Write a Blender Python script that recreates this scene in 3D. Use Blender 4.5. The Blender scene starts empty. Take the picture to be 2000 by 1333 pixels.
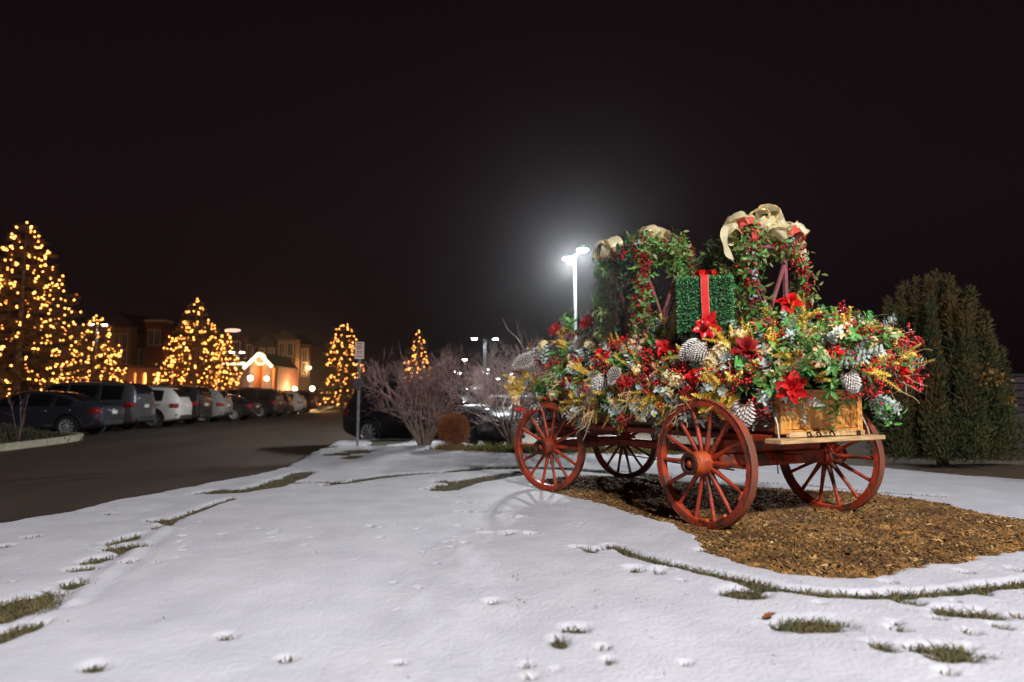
import bpy, bmesh, math, random
import numpy as np
from mathutils import Vector, Matrix, Euler
R = math.radians
random.seed(7)
rng = np.random.default_rng(7)
S = bpy.context.scene
COL = S.collection

# ------------------------------------------------------------------ camera, sky, exposure
CAM_H, PITCH, FPX = 1.204, R(5.0686), 1262.7
cam_data = bpy.data.cameras.new('camera')
cam = bpy.data.objects.new('camera', cam_data)
COL.objects.link(cam)
cam.location = (0, 0, CAM_H)
cam.rotation_euler = (R(90) + PITCH, 0, 0)
cam_data.sensor_width = 36.0
cam_data.lens = FPX / 2000 * 36
cam_data.clip_end = 900
cam_data.dof.use_dof = True
cam_data.dof.focus_distance = 6.9
cam_data.dof.aperture_fstop = 0.95
S.camera = cam

world = bpy.data.worlds.new('World')
S.world = world
world.use_nodes = True
wn = world.node_tree.nodes
wl = world.node_tree.links
wn.clear()
w_out = wn.new('ShaderNodeOutputWorld')
w_bg = wn.new('ShaderNodeBackground')
# night sky over a town: a faint plum-brown light-polluted band above the horizon, darker towards the zenith
w_tc = wn.new('ShaderNodeTexCoord')
w_sep = wn.new('ShaderNodeSeparateXYZ')
w_ramp = wn.new('ShaderNodeValToRGB')
w_ramp.color_ramp.elements[0].position = 0.0
w_ramp.color_ramp.elements[0].color = (0.0040, 0.0020, 0.0022, 1)
w_ramp.color_ramp.elements[1].position = 0.75
w_ramp.color_ramp.elements[1].color = (0.0046, 0.0022, 0.0024, 1)
e = w_ramp.color_ramp.elements.new(0.25)
e.color = (0.0082, 0.0040, 0.0052, 1)
wl.new(w_tc.outputs['Generated'], w_sep.inputs[0])
wl.new(w_sep.outputs['Z'], w_ramp.inputs[0])
wl.new(w_ramp.outputs[0], w_bg.inputs['Color'])
w_bg.inputs['Strength'].default_value = 1.0
wl.new(w_bg.outputs[0], w_out.inputs[0])

S.view_settings.view_transform = 'Standard'
S.view_settings.look = 'None'
S.view_settings.exposure = 0.0
S.view_settings.gamma = 1.0
S.view_settings.use_curve_mapping = False
S.cycles.max_bounces = 8
S.cycles.diffuse_bounces = 3
S.cycles.transparent_max_bounces = 12
S.cycles.sample_clamp_indirect = 4.0
S.cycles.use_denoising = True
S.cycles.caustics_reflective = False
S.cycles.caustics_refractive = False
try:
    S.cycles.use_light_tree = True
except Exception:
    pass

# ------------------------------------------------------------------ small helpers
def tag(o, label=None, cat=None, group=None, kind=None):
    if label: o['label'] = label
    if cat: o['category'] = cat
    if group: o['group'] = group
    if kind: o['kind'] = kind
    return o

def empty(name, loc=(0, 0, 0), rotz=0.0, parent=None):
    o = bpy.data.objects.new(name, None)
    o.empty_display_size = 0.2
    COL.objects.link(o)
    o.location = loc
    o.rotation_euler = (0, 0, rotz)
    if parent: o.parent = parent
    return o

def thing(name, label, cat, loc=(0, 0, 0), rotz=0.0, group=None):
    return tag(empty(name, loc, rotz), label, cat, group)

def inst(name, mesh, parent=None, mat=None):
    """link one more object that shares a mesh"""
    o = bpy.data.objects.new(name, mesh)
    COL.objects.link(o)
    if parent: o.parent = parent
    if mat is not None: o.matrix_local = mat
    return o

def dup(root, loc, rotz, label=None, parent=None):
    """a thing with copies of its parts and sub-parts"""
    def cp(o, p):
        c = o.copy(); COL.objects.link(c); c.parent = p
        for ch in list(o.children): cp(ch, c)
        return c
    c = cp(root, parent)
    c.location = loc
    c.rotation_euler = (0, 0, rotz)
    if label: c['label'] = label
    return c

def mesh_np(name, V, F, mat, smooth=False):
    """mesh from arrays; F is an (n,3) or (n,4) array"""
    me = bpy.data.meshes.new(name)
    V = np.asarray(V, dtype=np.float32); F = np.asarray(F, dtype=np.int32)
    n, k = F.shape
    me.vertices.add(len(V)); me.vertices.foreach_set('co', V.ravel())
    me.loops.add(n * k); me.loops.foreach_set('vertex_index', F.ravel())
    me.polygons.add(n)
    me.polygons.foreach_set('loop_start', np.arange(0, n * k, k, dtype=np.int32))
    me.polygons.foreach_set('loop_total', np.full(n, k, dtype=np.int32))
    if smooth: me.polygons.foreach_set('use_smooth', np.ones(n, dtype=bool))
    me.update(calc_edges=True)
    if mat:
        for m in (mat if isinstance(mat, (list, tuple)) else [mat]): me.materials.append(m)
    return me

def frame_of(d):
    d = Vector(d).normalized()
    a = Vector((0, 0, 1)) if abs(d.z) < 0.9 else Vector((1, 0, 0))
    x = a.cross(d).normalized()
    return x, d.cross(x), d

class MB:
    def __init__(self): self.v = []; self.f = []; self.sm = []; self.mi = []
    def add(self, vs, fs, smooth=False, mi=0):
        b = len(self.v)
        self.v += [tuple(v) for v in vs]
        for f in fs:
            self.f.append(tuple(i + b for i in f)); self.sm.append(smooth); self.mi.append(mi)
    def box(self, x0, x1, y0, y1, z0, z1, mi=0, bev=0.0, M=None):
        if bev > 0:
            b = min(bev, 0.45 * min(x1 - x0, y1 - y0, z1 - z0))
            vs = []
            for sx in (0, 1):
                for sy in (0, 1):
                    for sz in (0, 1):
                        X = (x0, x1)[sx]; Y = (y0, y1)[sy]; Z = (z0, z1)[sz]
                        dx = b if sx == 0 else -b; dy = b if sy == 0 else -b; dz = b if sz == 0 else -b
                        vs += [(X, Y + dy, Z + dz), (X + dx, Y, Z + dz), (X + dx, Y + dy, Z)]
            bm = bmesh.new()
            for v in vs: bm.verts.new(v)
            r = bmesh.ops.convex_hull(bm, input=bm.verts)
            bmesh.ops.dissolve_limit(bm, angle_limit=0.01, verts=bm.verts, edges=bm.edges)
            bm.verts.index_update()
            V = [v.co.copy() for v in bm.verts]; F = [[v.index for v in f.verts] for f in bm.faces]
            bm.free()
        else:
            V = [Vector((x, y, z)) for x in (x0, x1) for y in (y0, y1) for z in (z0, z1)]
            F = [(0, 1, 3, 2), (4, 6, 7, 5), (0, 4, 5, 1), (2, 3, 7, 6), (0, 2, 6, 4), (1, 5, 7, 3)]
        if M is not None: V = [M @ Vector(v) for v in V]
        self.add(V, F, False, mi)
    def beam(self, p, q, w, h, mi=0, up=None, bev=0.0):
        """rectangular bar from p to q"""
        p = Vector(p); q = Vector(q); d = (q - p); L = d.length; d.normalize()
        u = Vector(up) if up else (Vector((0, 0, 1)) if abs(d.z) < 0.95 else Vector((1, 0, 0)))
        s = d.cross(u).normalized(); u = s.cross(d)
        M = Matrix(((d.x, s.x, u.x, p.x), (d.y, s.y, u.y, p.y), (d.z, s.z, u.z, p.z), (0, 0, 0, 1)))
        self.box(0, L, -w / 2, w / 2, -h / 2, h / 2, mi, bev, M)
    def tube(self, pts, rad, n=6, mi=0, cap=True, smooth=True):
        pts = [Vector(p) for p in pts]
        if not isinstance(rad, (list, tuple)): rad = [rad] * len(pts)
        vs = []; fs = []
        x = None
        for i, p in enumerate(pts):
            d = (pts[min(i + 1, len(pts) - 1)] - pts[max(i - 1, 0)])
            if d.length < 1e-9: d = Vector((0, 0, 1))
            d.normalize()
            if x is None: x, y, _ = frame_of(d)
            else:
                x = (x - d * x.dot(d))
                if x.length < 1e-6: x, y, _ = frame_of(d)
                x.normalize(); y = d.cross(x)
            for k in range(n):
                a = 2 * math.pi * k / n
                vs.append(p + (x * math.cos(a) + y * math.sin(a)) * rad[i])
        for i in range(len(pts) - 1):
            for k in range(n):
                k2 = (k + 1) % n
                fs.append((i * n + k, i * n + k2, (i + 1) * n + k2, (i + 1) * n + k))
        self.add(vs, fs, smooth, mi)
        if cap:
            self.add(vs[:n], [tuple(range(n - 1, -1, -1))], False, mi)
            self.add(vs[-n:], [tuple(range(n))], False, mi)
    def lathe(self, prof, n=24, M=None, mi=0, smooth=True, closed=False):
        """prof: (radius, z) pairs turned about local z"""
        vs = []; fs = []
        M = M or Matrix.Identity(4)
        for r, z in prof:
            for k in range(n):
                a = 2 * math.pi * k / n
                vs.append(M @ Vector((r * math.cos(a), r * math.sin(a), z)))
        m = len(prof)
        for i in range(m if closed else m - 1):
            j = (i + 1) % m
            for k in range(n):
                k2 = (k + 1) % n
                fs.append((i * n + k, i * n + k2, j * n + k2, j * n + k))
        self.add(vs, fs, smooth, mi)
    def ball(self, c, r, M=None, n=8, m=5, mi=0, sc=(1, 1, 1)):
        vs = [(0, 0, 1)]; fs = []
        for i in range(1, m):
            t = math.pi * i / m
            for k in range(n):
                a = 2 * math.pi * k / n
                vs.append((math.sin(t) * math.cos(a), math.sin(t) * math.sin(a), math.cos(t)))
        vs.append((0, 0, -1))
        for k in range(n):
            fs.append((0, 1 + k, 1 + (k + 1) % n))
            for i in range(m - 2):
                a = 1 + i * n
                fs.append((a + k, a + n + k, a + n + (k + 1) % n, a + (k + 1) % n))
            fs.append((1 + (m - 2) * n + k, len(vs) - 1, 1 + (m - 2) * n + (k + 1) % n))
        V = [Vector((v[0] * r * sc[0], v[1] * r * sc[1], v[2] * r * sc[2])) for v in vs]
        if M is not None: V = [M @ v for v in V]
        self.add([v + Vector(c) for v in V], fs, True, mi)
    def leaf(self, p, d, nrm, L, W, fold=0.25, curl=0.15, mi=0, tip=0.0):
        """a folded, curling leaf blade: base p, direction d, face normal nrm"""
        d = Vector(d).normalized(); nrm = Vector(nrm)
        s = d.cross(nrm)
        if s.length < 1e-6: s = frame_of(d)[0]
        s.normalize(); u = s.cross(d).normalized(); p = Vector(p)
        rows = [(0.0, 0.10), (0.30, 0.86), (0.62, 0.80), (1.0, tip)]
        vs = []
        for t, w in rows:
            c = p + d * (L * t) - u * (curl * L * t * t)
            e = u * (fold * W * w * 0.5)
            vs += [c - s * (W * w * 0.5) + e, c, c + s * (W * w * 0.5) + e]
        fs = []
        for i in range(3):
            a = i * 3
            fs += [(a, a + 1, a + 4, a + 3), (a + 1, a + 2, a + 5, a + 4)]
        self.add(vs, fs, True, mi)
    def prism(self, poly, h, M=None, mi=0):
        """polygon in local xy pushed h along local z"""
        M = M or Matrix.Identity(4)
        n = len(poly)
        vs = [M @ Vector((x, y, 0)) for x, y in poly] + [M @ Vector((x, y, h)) for x, y in poly]
        fs = [tuple(range(n - 1, -1, -1)), tuple(range(n, 2 * n))] + [(i, (i + 1) % n, n + (i + 1) % n, n + i) for i in range(n)]
        self.add(vs, fs, False, mi)
    def mesh(self, name, mats):
        me = bpy.data.meshes.new(name)
        me.from_pydata(self.v, [], self.f)
        me.polygons.foreach_set('use_smooth', self.sm)
        for m in (mats if isinstance(mats, (list, tuple)) else [mats]): me.materials.append(m)
        if any(self.mi): me.polygons.foreach_set('material_index', self.mi)
        me.update()
        return me
    def build(self, name, mats, parent=None, loc=None, sharp=None):
        me = self.mesh(name, mats)
        if sharp: me.set_sharp_from_angle(angle=R(sharp))
        o = inst(name, me, parent)
        if loc is not None: o.location = loc
        return o

# numpy value noise, used for terrain shapes
_lat = rng.random((256, 256))
def vnoise(x, y, s, o=0):
    u = np.asarray(x) / s + 37.3 + o * 17.1; v = np.asarray(y) / s + 91.7 + o * 5.3
    i = np.floor(u).astype(int); j = np.floor(v).astype(int)
    fu = u - i; fv = v - j
    fu = fu * fu * (3 - 2 * fu); fv = fv * fv * (3 - 2 * fv)
    g = lambda a, b: _lat[a % 256, b % 256]
    return (g(i, j) * (1 - fu) + g(i + 1, j) * fu) * (1 - fv) + (g(i, j + 1) * (1 - fu) + g(i + 1, j + 1) * fu) * fv - 0.5
def fbm(x, y, s, o=0, n=4):
    r = 0
    for k in range(n): r = r + vnoise(x, y, s / 2 ** k, o + k) / 2 ** k
    return r
def sstep(a, b, x):
    t = np.clip((np.asarray(x, dtype=float) - a) / (b - a), 0, 1)
    return t * t * (3 - 2 * t)

# surveying: measured photo points become places on the ground or at a known distance
def ray(px, py):
    x = (px - 1000) / FPX; u = -(py - 666.5) / FPX
    return Vector((x, math.cos(PITCH) - u * math.sin(PITCH), math.sin(PITCH) + u * math.cos(PITCH)))
def on_z(px, py, z=0.0):
    r = ray(px, py); t = (z - CAM_H) / r.z
    return Vector((0, 0, CAM_H)) + r * t
def at(px, py, Y):
    r = ray(px, py)
    return Vector((0, 0, CAM_H)) + r * (Y / r.y)

# ------------------------------------------------------------------ materials
MATS = {}
def mat(name, col, rough=0.6, metal=0.0, noise=None, nscale=8.0, bump=0.0, bscale=None, obj_var=0.0, coat=0.0,
        spec=0.5, sheen=0.0, trans=0.0, coords='Object', stretch=None, detail=6.0, hue_var=0.0, ramp=(0.35, 0.65)):
    """principled surface; noise = second colour mixed by a noise field, obj_var = value change from object to object"""
    if name in MATS: return MATS[name]
    m = bpy.data.materials.new(name); m.use_nodes = True
    nt = m.node_tree; N = nt.nodes; L = nt.links
    b = N['Principled BSDF']
    b.inputs['Roughness'].default_value = rough
    b.inputs['Metallic'].default_value = metal
    b.inputs['Specular IOR Level'].default_value = spec
    b.inputs['Coat Weight'].default_value = coat
    b.inputs['Sheen Weight'].default_value = sheen
    c = (*col, 1)
    b.inputs['Base Color'].default_value = c
    src = None
    tc = N.new('ShaderNodeTexCoord')
    vec = tc.outputs[coords]
    if stretch:
        mp = N.new('ShaderNodeMapping'); mp.inputs['Scale'].default_value = stretch
        L.new(vec, mp.inputs[0]); vec = mp.outputs[0]
    if noise:
        nz = N.new('ShaderNodeTexNoise'); nz.inputs['Scale'].default_value = nscale; nz.inputs['Detail'].default_value = detail
        L.new(vec, nz.inputs['Vector'])
        rp = N.new('ShaderNodeValToRGB')
        rp.color_ramp.elements[0].position = ramp[0]; rp.color_ramp.elements[1].position = ramp[1]
        rp.color_ramp.elements[0].color = c; rp.color_ramp.elements[1].color = (*noise, 1)
        L.new(nz.outputs['Fac'], rp.inputs[0]); src = rp.outputs[0]
    if obj_var or hue_var:
        oi = N.new('ShaderNodeObjectInfo')
        hs = N.new('ShaderNodeHueSaturation')
        mr = N.new('ShaderNodeMapRange')
        mr.inputs['To Min'].default_value = 1 - obj_var; mr.inputs['To Max'].default_value = 1 + obj_var
        L.new(oi.outputs['Random'], mr.inputs['Value']); L.new(mr.outputs[0], hs.inputs['Value'])
        if hue_var:
            m2 = N.new('ShaderNodeMath'); m2.operation = 'MULTIPLY'; m2.inputs[1].default_value = 7.31
            m3 = N.new('ShaderNodeMath'); m3.operation = 'FRACT'
            mr2 = N.new('ShaderNodeMapRange')
            mr2.inputs['To Min'].default_value = 0.5 - hue_var; mr2.inputs['To Max'].default_value = 0.5 + hue_var
            L.new(oi.outputs['Random'], m2.inputs[0]); L.new(m2.outputs[0], m3.inputs[0]); L.new(m3.outputs[0], mr2.inputs['Value'])
            L.new(mr2.outputs[0], hs.inputs['Hue'])
        if src is not None: L.new(src, hs.inputs['Color'])
        else: hs.inputs['Color'].default_value = c
        src = hs.outputs[0]
    if src is not None: L.new(src, b.inputs['Base Color'])
    if bump:
        n2 = N.new('ShaderNodeTexNoise'); n2.inputs['Scale'].default_value = bscale or nscale * 3; n2.inputs['Detail'].default_value = 5
        L.new(vec, n2.inputs['Vector'])
        bp = N.new('ShaderNodeBump'); bp.inputs['Strength'].default_value = bump; bp.inputs['Distance'].default_value = 0.02
        L.new(n2.outputs['Fac'], bp.inputs['Height']); L.new(bp.outputs[0], b.inputs['Normal'])
    if trans:
        out = N['Material Output']
        tr = N.new('ShaderNodeBsdfTranslucent')
        if src is not None: L.new(src, tr.inputs['Color'])
        else: tr.inputs['Color'].default_value = c
        mx = N.new('ShaderNodeMixShader'); mx.inputs[0].default_value = trans
        L.new(b.outputs[0], mx.inputs[1]); L.new(tr.outputs[0], mx.inputs[2]); L.new(mx.outputs[0], out.inputs['Surface'])
    MATS[name] = m
    return m

def emis(name, col, strength):
    if name in MATS: return MATS[name]
    m = bpy.data.materials.new(name); m.use_nodes = True
    b = m.node_tree.nodes['Principled BSDF']
    b.inputs['Base Color'].default_value = (0.6, 0.6, 0.6, 1)
    b.inputs['Emission Color'].default_value = (*col, 1)
    b.inputs['Emission Strength'].default_value = strength
    MATS[name] = m
    return m

M_snow = mat('snow', (0.485, 0.48, 0.515), 0.75, noise=(0.415, 0.41, 0.445), nscale=2.3, bump=0.5, bscale=40, spec=0.2, detail=10)
M_turf = mat('turf_soil', (0.035, 0.032, 0.012), 0.9, noise=(0.07, 0.055, 0.022), nscale=25, bump=0.7, bscale=60)
M_asphalt = mat('asphalt', (0.025, 0.016, 0.0105), 0.65, noise=(0.046, 0.030, 0.019), nscale=0.5, bump=0.6, bscale=60, detail=12, stretch=(1.6, .45, 1))
M_mulch = mat('mulch', (0.06, 0.031, 0.011), 0.9, noise=(0.22, 0.11, 0.028), nscale=22, bump=1.0, bscale=50)
M_chip = mat('wood_chip', (0.40, 0.195, 0.05), 0.8, noise=(0.10, 0.045, 0.014), nscale=2.6, spec=0.3, detail=9, ramp=(.36, .60))
M_chip2 = mat('pale_wood_chip', (0.62, 0.40, 0.15), 0.8, noise=(0.24, 0.12, 0.035), nscale=2.2, spec=0.3, detail=9, ramp=(.38, .58))
M_grass = mat('winter_grass', (0.055, 0.060, 0.016), 0.8, noise=(0.13, 0.095, 0.035), nscale=6, detail=2)
M_soil = mat('bare_soil', (0.055, 0.036, 0.022), 0.95, noise=(0.09, 0.06, 0.035), nscale=5, bump=0.6)
M_yellowgrass = mat('yellow_ground_cover', (0.20, 0.17, 0.03), 0.8, noise=(0.07, 0.085, 0.02), nscale=4, detail=2)
M_cover = mat('dark_ground_cover', (0.030, 0.034, 0.014), 0.9, noise=(0.055, 0.045, 0.018), nscale=3, bump=0.8)
M_kerb = mat('kerb_concrete', (0.34, 0.31, 0.22), 0.85, noise=(0.24, 0.22, 0.16), nscale=6, bump=0.4)

# ------------------------------------------------------------------ the ground: road, lawn island under thin snow, mulch bed
def px_poly(pts, z=0.0): return np.array([on_z(x, y, z)[:2] for x, y in pts])

island = np.concatenate([
    np.array([[-14, -6], [-11.5, 0.5], [-7.6, 4.1]]),
    px_poly([(0, 1022), (120, 1002), (250, 975), (350, 957), (430, 941), (500, 928), (560, 914), (600, 896), (628, 878), (650, 868)]),
    np.array([[-4.6, 18.4], [-3.4, 19.0], [-2.0, 19.0]]),
    px_poly([(955, 876), (1010, 884), (1140, 884), (1280, 885), (1480, 893), (1600, 905), (1750, 916), (1900, 929), (2000, 938)]),
    np.array([[9.5, 9.3], [18, 8.5], [18, -6]])])
mulch_poly = np.concatenate([px_poly([(1062, 958), (1090, 968), (1200, 992), (1270, 1016), (1325, 1033), (1368, 1052), (1374, 1078), (1440, 1105), (1520, 1126),
    (1620, 1142), (1700, 1136), (1780, 1120), (1880, 1100), (1960, 1086), (2060, 1080), (2170, 1060), (2180, 1036), (2090, 1024), (1990, 1020), (1900, 1004),
    (1810, 978), (1720, 968), (1640, 962), (1560, 958), (1470, 954), (1380, 948), (1290, 938), (1160, 931), (1090, 934), (1060, 944)])])

def seg_dist(P, A, B):
    d = B - A; t = np.clip(((P - A) @ d) / max(d @ d, 1e-9), 0, 1)
    return np.linalg.norm(P - (A + t[:, None] * d), axis=1)
def signed(P, poly):
    """distance to a polygon, positive inside"""
    n = len(poly); D = np.full(len(P), 1e9); ins = np.zeros(len(P), bool)
    for i in range(n):
        a = poly[i]; b = poly[(i + 1) % n]
        D = np.minimum(D, seg_dist(P, a, b))
        c = (a[1] > P[:, 1]) != (b[1] > P[:, 1])
        with np.errstate(divide='ignore', invalid='ignore'):
            xx = (b[0] - a[0]) * (P[:, 1] - a[1]) / (b[1] - a[1]) + a[0]
        ins ^= c & (P[:, 0] < xx)
    return np.where(ins, D, -D)

# bare grass lines (the cut edge round the bed, melt lines) and melted patches, all measured on the ground
lines = [  # points, half width in m at start / middle / end
    ([(1195, 1072), (1240, 1090), (1300, 1108), (1400, 1131), (1500, 1155), (1600, 1168), (1700, 1172), (1800, 1171), (1900, 1160), (2000, 1146), (2120, 1120), (2260, 1080)], .055),
    ([(868, 956), (905, 945), (960, 934), (1010, 927)], .15),
    ([(880, 922), (940, 917), (1010, 915), (1100, 917), (1200, 924), (1290, 934)], .14),
    ([(1480, 944), (1580, 950), (1690, 961), (1760, 967), (1840, 973)], .06),
    ([(640, 948), (700, 941), (760, 934), (830, 926), (900, 922)], .08),
    ([(700, 938), (780, 929), (860, 924), (930, 921)], .06),
    ([(545, 946), (600, 944), (650, 943)], .09),
    ([(430, 962), (470, 960), (520, 952), (560, 938), (590, 925)], .14),
    ([(380, 966), (430, 957), (500, 958)], .06),
    ([(300, 1017), (345, 1012), (400, 992), (460, 975)], .05),
]
patches = [  # px, py, half width, half height
    (26, 1194, 48, 26), (30, 1240, 26, 14), (8, 1250, 30, 16), (245, 1072, 27, 6), (240, 1057, 20, 6), (262, 1049, 10, 3), (186, 1098, 18, 6), (155, 1116, 17, 5), (145, 1147, 22, 5),
    (325, 1016, 25, 4), (315, 1030, 16, 3), (335, 1021, 12, 3), (216, 1005, 10, 2), (62, 1048, 12, 3), (183, 1310, 24, 9), (10, 1067, 10, 3),
    (1455, 1168, 42, 8), (1572, 1228, 58, 14), (1092, 1266, 15, 10), (1122, 1241, 20, 6), (1187, 1303, 8, 6), (1178, 1277, 10, 5), (1245, 1124, 14, 4), (1285, 1129, 8, 3), (1152, 1083, 14, 4),
    (1728, 1274, 22, 10), (1815, 1278, 58, 9), (1850, 1298, 36, 9), (1755, 1240, 16, 7), (1750, 1228, 8, 4), (1775, 1185, 22, 6), (1860, 1205, 34, 8), (1920, 1209, 26, 8), (1892, 1246, 14, 6), (1955, 1236, 12, 6),
    (1915, 1168, 16, 5), (1992, 1213, 12, 5), (1885, 1298, 8, 6), (1925, 1295, 8, 5), (1830, 1218, 8, 4), (1738, 1148, 8, 3), (1755, 1166, 14, 5), (1885, 1128, 8, 3), (1985, 1120, 9, 4), (1028, 1308, 8, 4), (1088, 1318, 6, 4), (1340, 1310, 6, 3),
    (1850, 1330, 10, 5), (1600, 1188, 6, 2), (1330, 1145, 4, 2), (1510, 1120, 10, 3), (1380, 1083, 12, 3),
    (700, 881, 36, 4), (660, 887, 22, 4), (755, 866, 32, 4), (690, 893, 20, 3), (875, 943, 20, 2), (862, 950, 12, 2), (640, 873, 14, 2), (1035, 1333, 8, 4), (960, 1185, 10, 3), (560, 1290, 14, 5), (440, 1250, 12, 4), (780, 1300, 10, 3),
]
prints = [(845, 957, .7), (875, 974, .7), (917, 985, .8), (919, 1005, .9), (1002, 1015, 1), (1014, 1049, 1), (1152, 1078, .7), (1262, 1120, .7), (258, 1018, .2), (300, 1000, .3), (320, 990, .3), (970, 1050, .6), (885, 958, .5)]

def axis_grid(segs):
    out = [segs[0][0]]
    for a, b, s0, s1 in segs:
        x = a
        while x < b - 1e-6:
            t = (x - a) / (b - a); x += s0 + (s1 - s0) * t
            out.append(min(x, b))
    return np.array(out)

def ground_fields(P):
    """turf height and snow depth at ground points"""
    x, y = P[:, 0], P[:, 1]
    d = signed(P, island) + 0.14 * vnoise(x, y, .5, 3) + 0.08 * vnoise(x, y, .16, 4) + .04 * vnoise(x, y, .06, 9)
    turf = 0.05 * vnoise(x, y, 2.6, 11) + 0.02 * vnoise(x, y, .8, 12)
    turf = turf - 0.75 * sstep(0.0, 0.9, -d)
    turf = turf * (1 - .9 * np.exp(-((x - 1.6) ** 2 + (y - 7) ** 2) / 9))       # level where the wagon stands
    turf += 0.05 * np.exp(-(((x + 2.7) / 2.3) ** 2 + ((y - 18.0) / .7) ** 2))      # the ploughed rim before the car park
    nz = 0.5 * vnoise(x, y, .33, 21) + 0.42 * vnoise(x, y, .12, 22) + .3 * vnoise(x, y, .045, 23)
    keep = np.ones(len(P))                                          # 1 = full snow, below 0 = bare
    for pts, hw in lines:
        w = px_poly(pts)
        D = np.full(len(P), 1e9)
        for i in range(len(w) - 1): D = np.minimum(D, seg_dist(P, w[i], w[i + 1]))
        keep = np.minimum(keep, (D - hw * (1.35 + 1.0 * nz)) / (0.3 * hw + .015))
    for px, py, a, b in patches:
        c = on_z(px, py); Y = c.y
        rx = a * Y / FPX; ry = max(b * Y * Y / (FPX * CAM_H), .012) * 1.0
        near = (np.abs(x - c.x) < 2.6 * rx + .1) & (np.abs(y - c.y) < 2.6 * ry + .1)
        if not near.any(): continue
        q = np.sqrt(((x[near] - c.x) / rx) ** 2 + ((y[near] - c.y) / ry) ** 2)
        k = (q - 1.15 - 1.25 * nz[near]) / .55
        keep[near] = np.minimum(keep[near], k)
    dm = signed(P, mulch_poly) + 0.10 * vnoise(x, y, .25, 31) + 0.07 * vnoise(x, y, .08, 32)
    keep = np.minimum(keep, (-dm) / .05)
    keep = np.minimum(keep, (d + .02) / .09)
    # little specks of dead leaf and bare blades thinly through the near snow
    sp = vnoise(x, y, .09, 41) + .5 * vnoise(x, y, .035, 42) + .55 * vnoise(x, y, 1.1, 43)
    keep = np.where((sp > .60) & (y < 6.5), np.minimum(keep, (0.69 - sp) / .08), keep)
    depth = 0.027 + 0.010 * vnoise(x, y, .9, 51) + .005 * vnoise(x, y, .22, 52) + .0030 * vnoise(x, y, .07, 53) + .0016 * vnoise(x, y, .045, 54)
    t = np.where(keep > 0, depth * np.clip(keep, 0, 1) ** .65, -0.02)
    t = np.where(keep < 0, np.maximum(-0.02, keep * .03), t)
    for px, py, s in prints:
        c = on_z(px, py)
        for ox, oy in ((-.07, .03), (.07, -.03)):
            q = ((x - c.x - ox) / .085) ** 2 + ((y - c.y - oy) / .055) ** 2
            t = np.where(t > 0, t - .036 * s * np.exp(-q ** 2) + .007 * s * np.exp(-(np.sqrt(q) - 1.5) ** 2 / .15), t)
    # a sledge-like crease running down the left of the lawn
    w = px_poly([(140, 1182), (200, 1130), (250, 1095), (300, 1050), (330, 1030)])
    D = np.full(len(P), 1e9)
    for i in range(len(w) - 1): D = np.minimum(D, seg_dist(P, w[i], w[i + 1]))
    t = np.where(t > 0, t + .010 * np.exp(-(D / .035) ** 2) - .012 * np.exp(-((D - .1) / .05) ** 2), t)
    return turf, t, dm, d

gx = axis_grid([(-15, -6, .25, .06), (-6, -3, .045, .024), (-3, 5.2, .022, .022), (5.2, 18, .03, .3)])
gy = axis_grid([(-6, 1.6, .4, .1), (1.6, 5.5, .016, .020), (5.5, 10, .022, .034), (10, 20.5, .04, .085)])
GX, GY = np.meshgrid(gx, gy)
P = np.stack([GX.ravel(), GY.ravel()], 1)
turf, thick, dmul, disl = ground_fields(P)
def grid_faces(ny, nx, keep=None):
    i = np.arange(ny * nx).reshape(ny, nx)
    F = np.stack([i[:-1, :-1], i[:-1, 1:], i[1:, 1:], i[1:, :-1]], -1).reshape(-1, 4)
    if keep is not None: F = F[keep[F].any(1)]
    return F
def compact(V, F):
    u, inv = np.unique(F, return_inverse=True)
    return V[u], inv.reshape(F.shape)
V = np.stack([P[:, 0], P[:, 1], turf + thick], 1)
F = grid_faces(len(gy), len(gx), (thick > -.012))
V2, F2 = compact(V, F)
snow = inst('snow', mesh_np('snow', V2, F2, M_snow, True))
tag(snow, kind='structure')
sx = gx[::3]; sy = gy[::3]
TX, TY = np.meshgrid(sx, sy)
T2 = turf.reshape(len(gy), len(gx))[::3, ::3]
lawn = inst('lawn', mesh_np('lawn', np.stack([TX.ravel(), TY.ravel(), T2.ravel() - .004], 1), grid_faces(len(sy), len(sx)), M_turf, True))
tag(lawn, kind='structure')

# the bark bed: a low lumpy heap, and the chips lying on it
def mulch_h(x, y, dm): return 0.008 + .028 * sstep(0, .5, dm) + .020 * vnoise(x, y, .3, 61) * sstep(0, .3, dm) + .016 * vnoise(x, y, .08, 62) * sstep(-.05, .2, dm) + .008 * vnoise(x, y, .035, 64)
mk = dmul > -.06
mz = turf + mulch_h(P[:, 0], P[:, 1], dmul) - np.where(dmul < 0, .02, 0)
V2, F2 = compact(np.stack([P[:, 0], P[:, 1], mz], 1), grid_faces(len(gy), len(gx), mk))
bed = inst('mulch_bed', mesh_np('mulch_bed', V2, F2, M_mulch, True))
tag(bed, kind='structure')

def turf_at(x, y):
    P_ = np.stack([x, y], 1)
    return ground_fields(P_)

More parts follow.
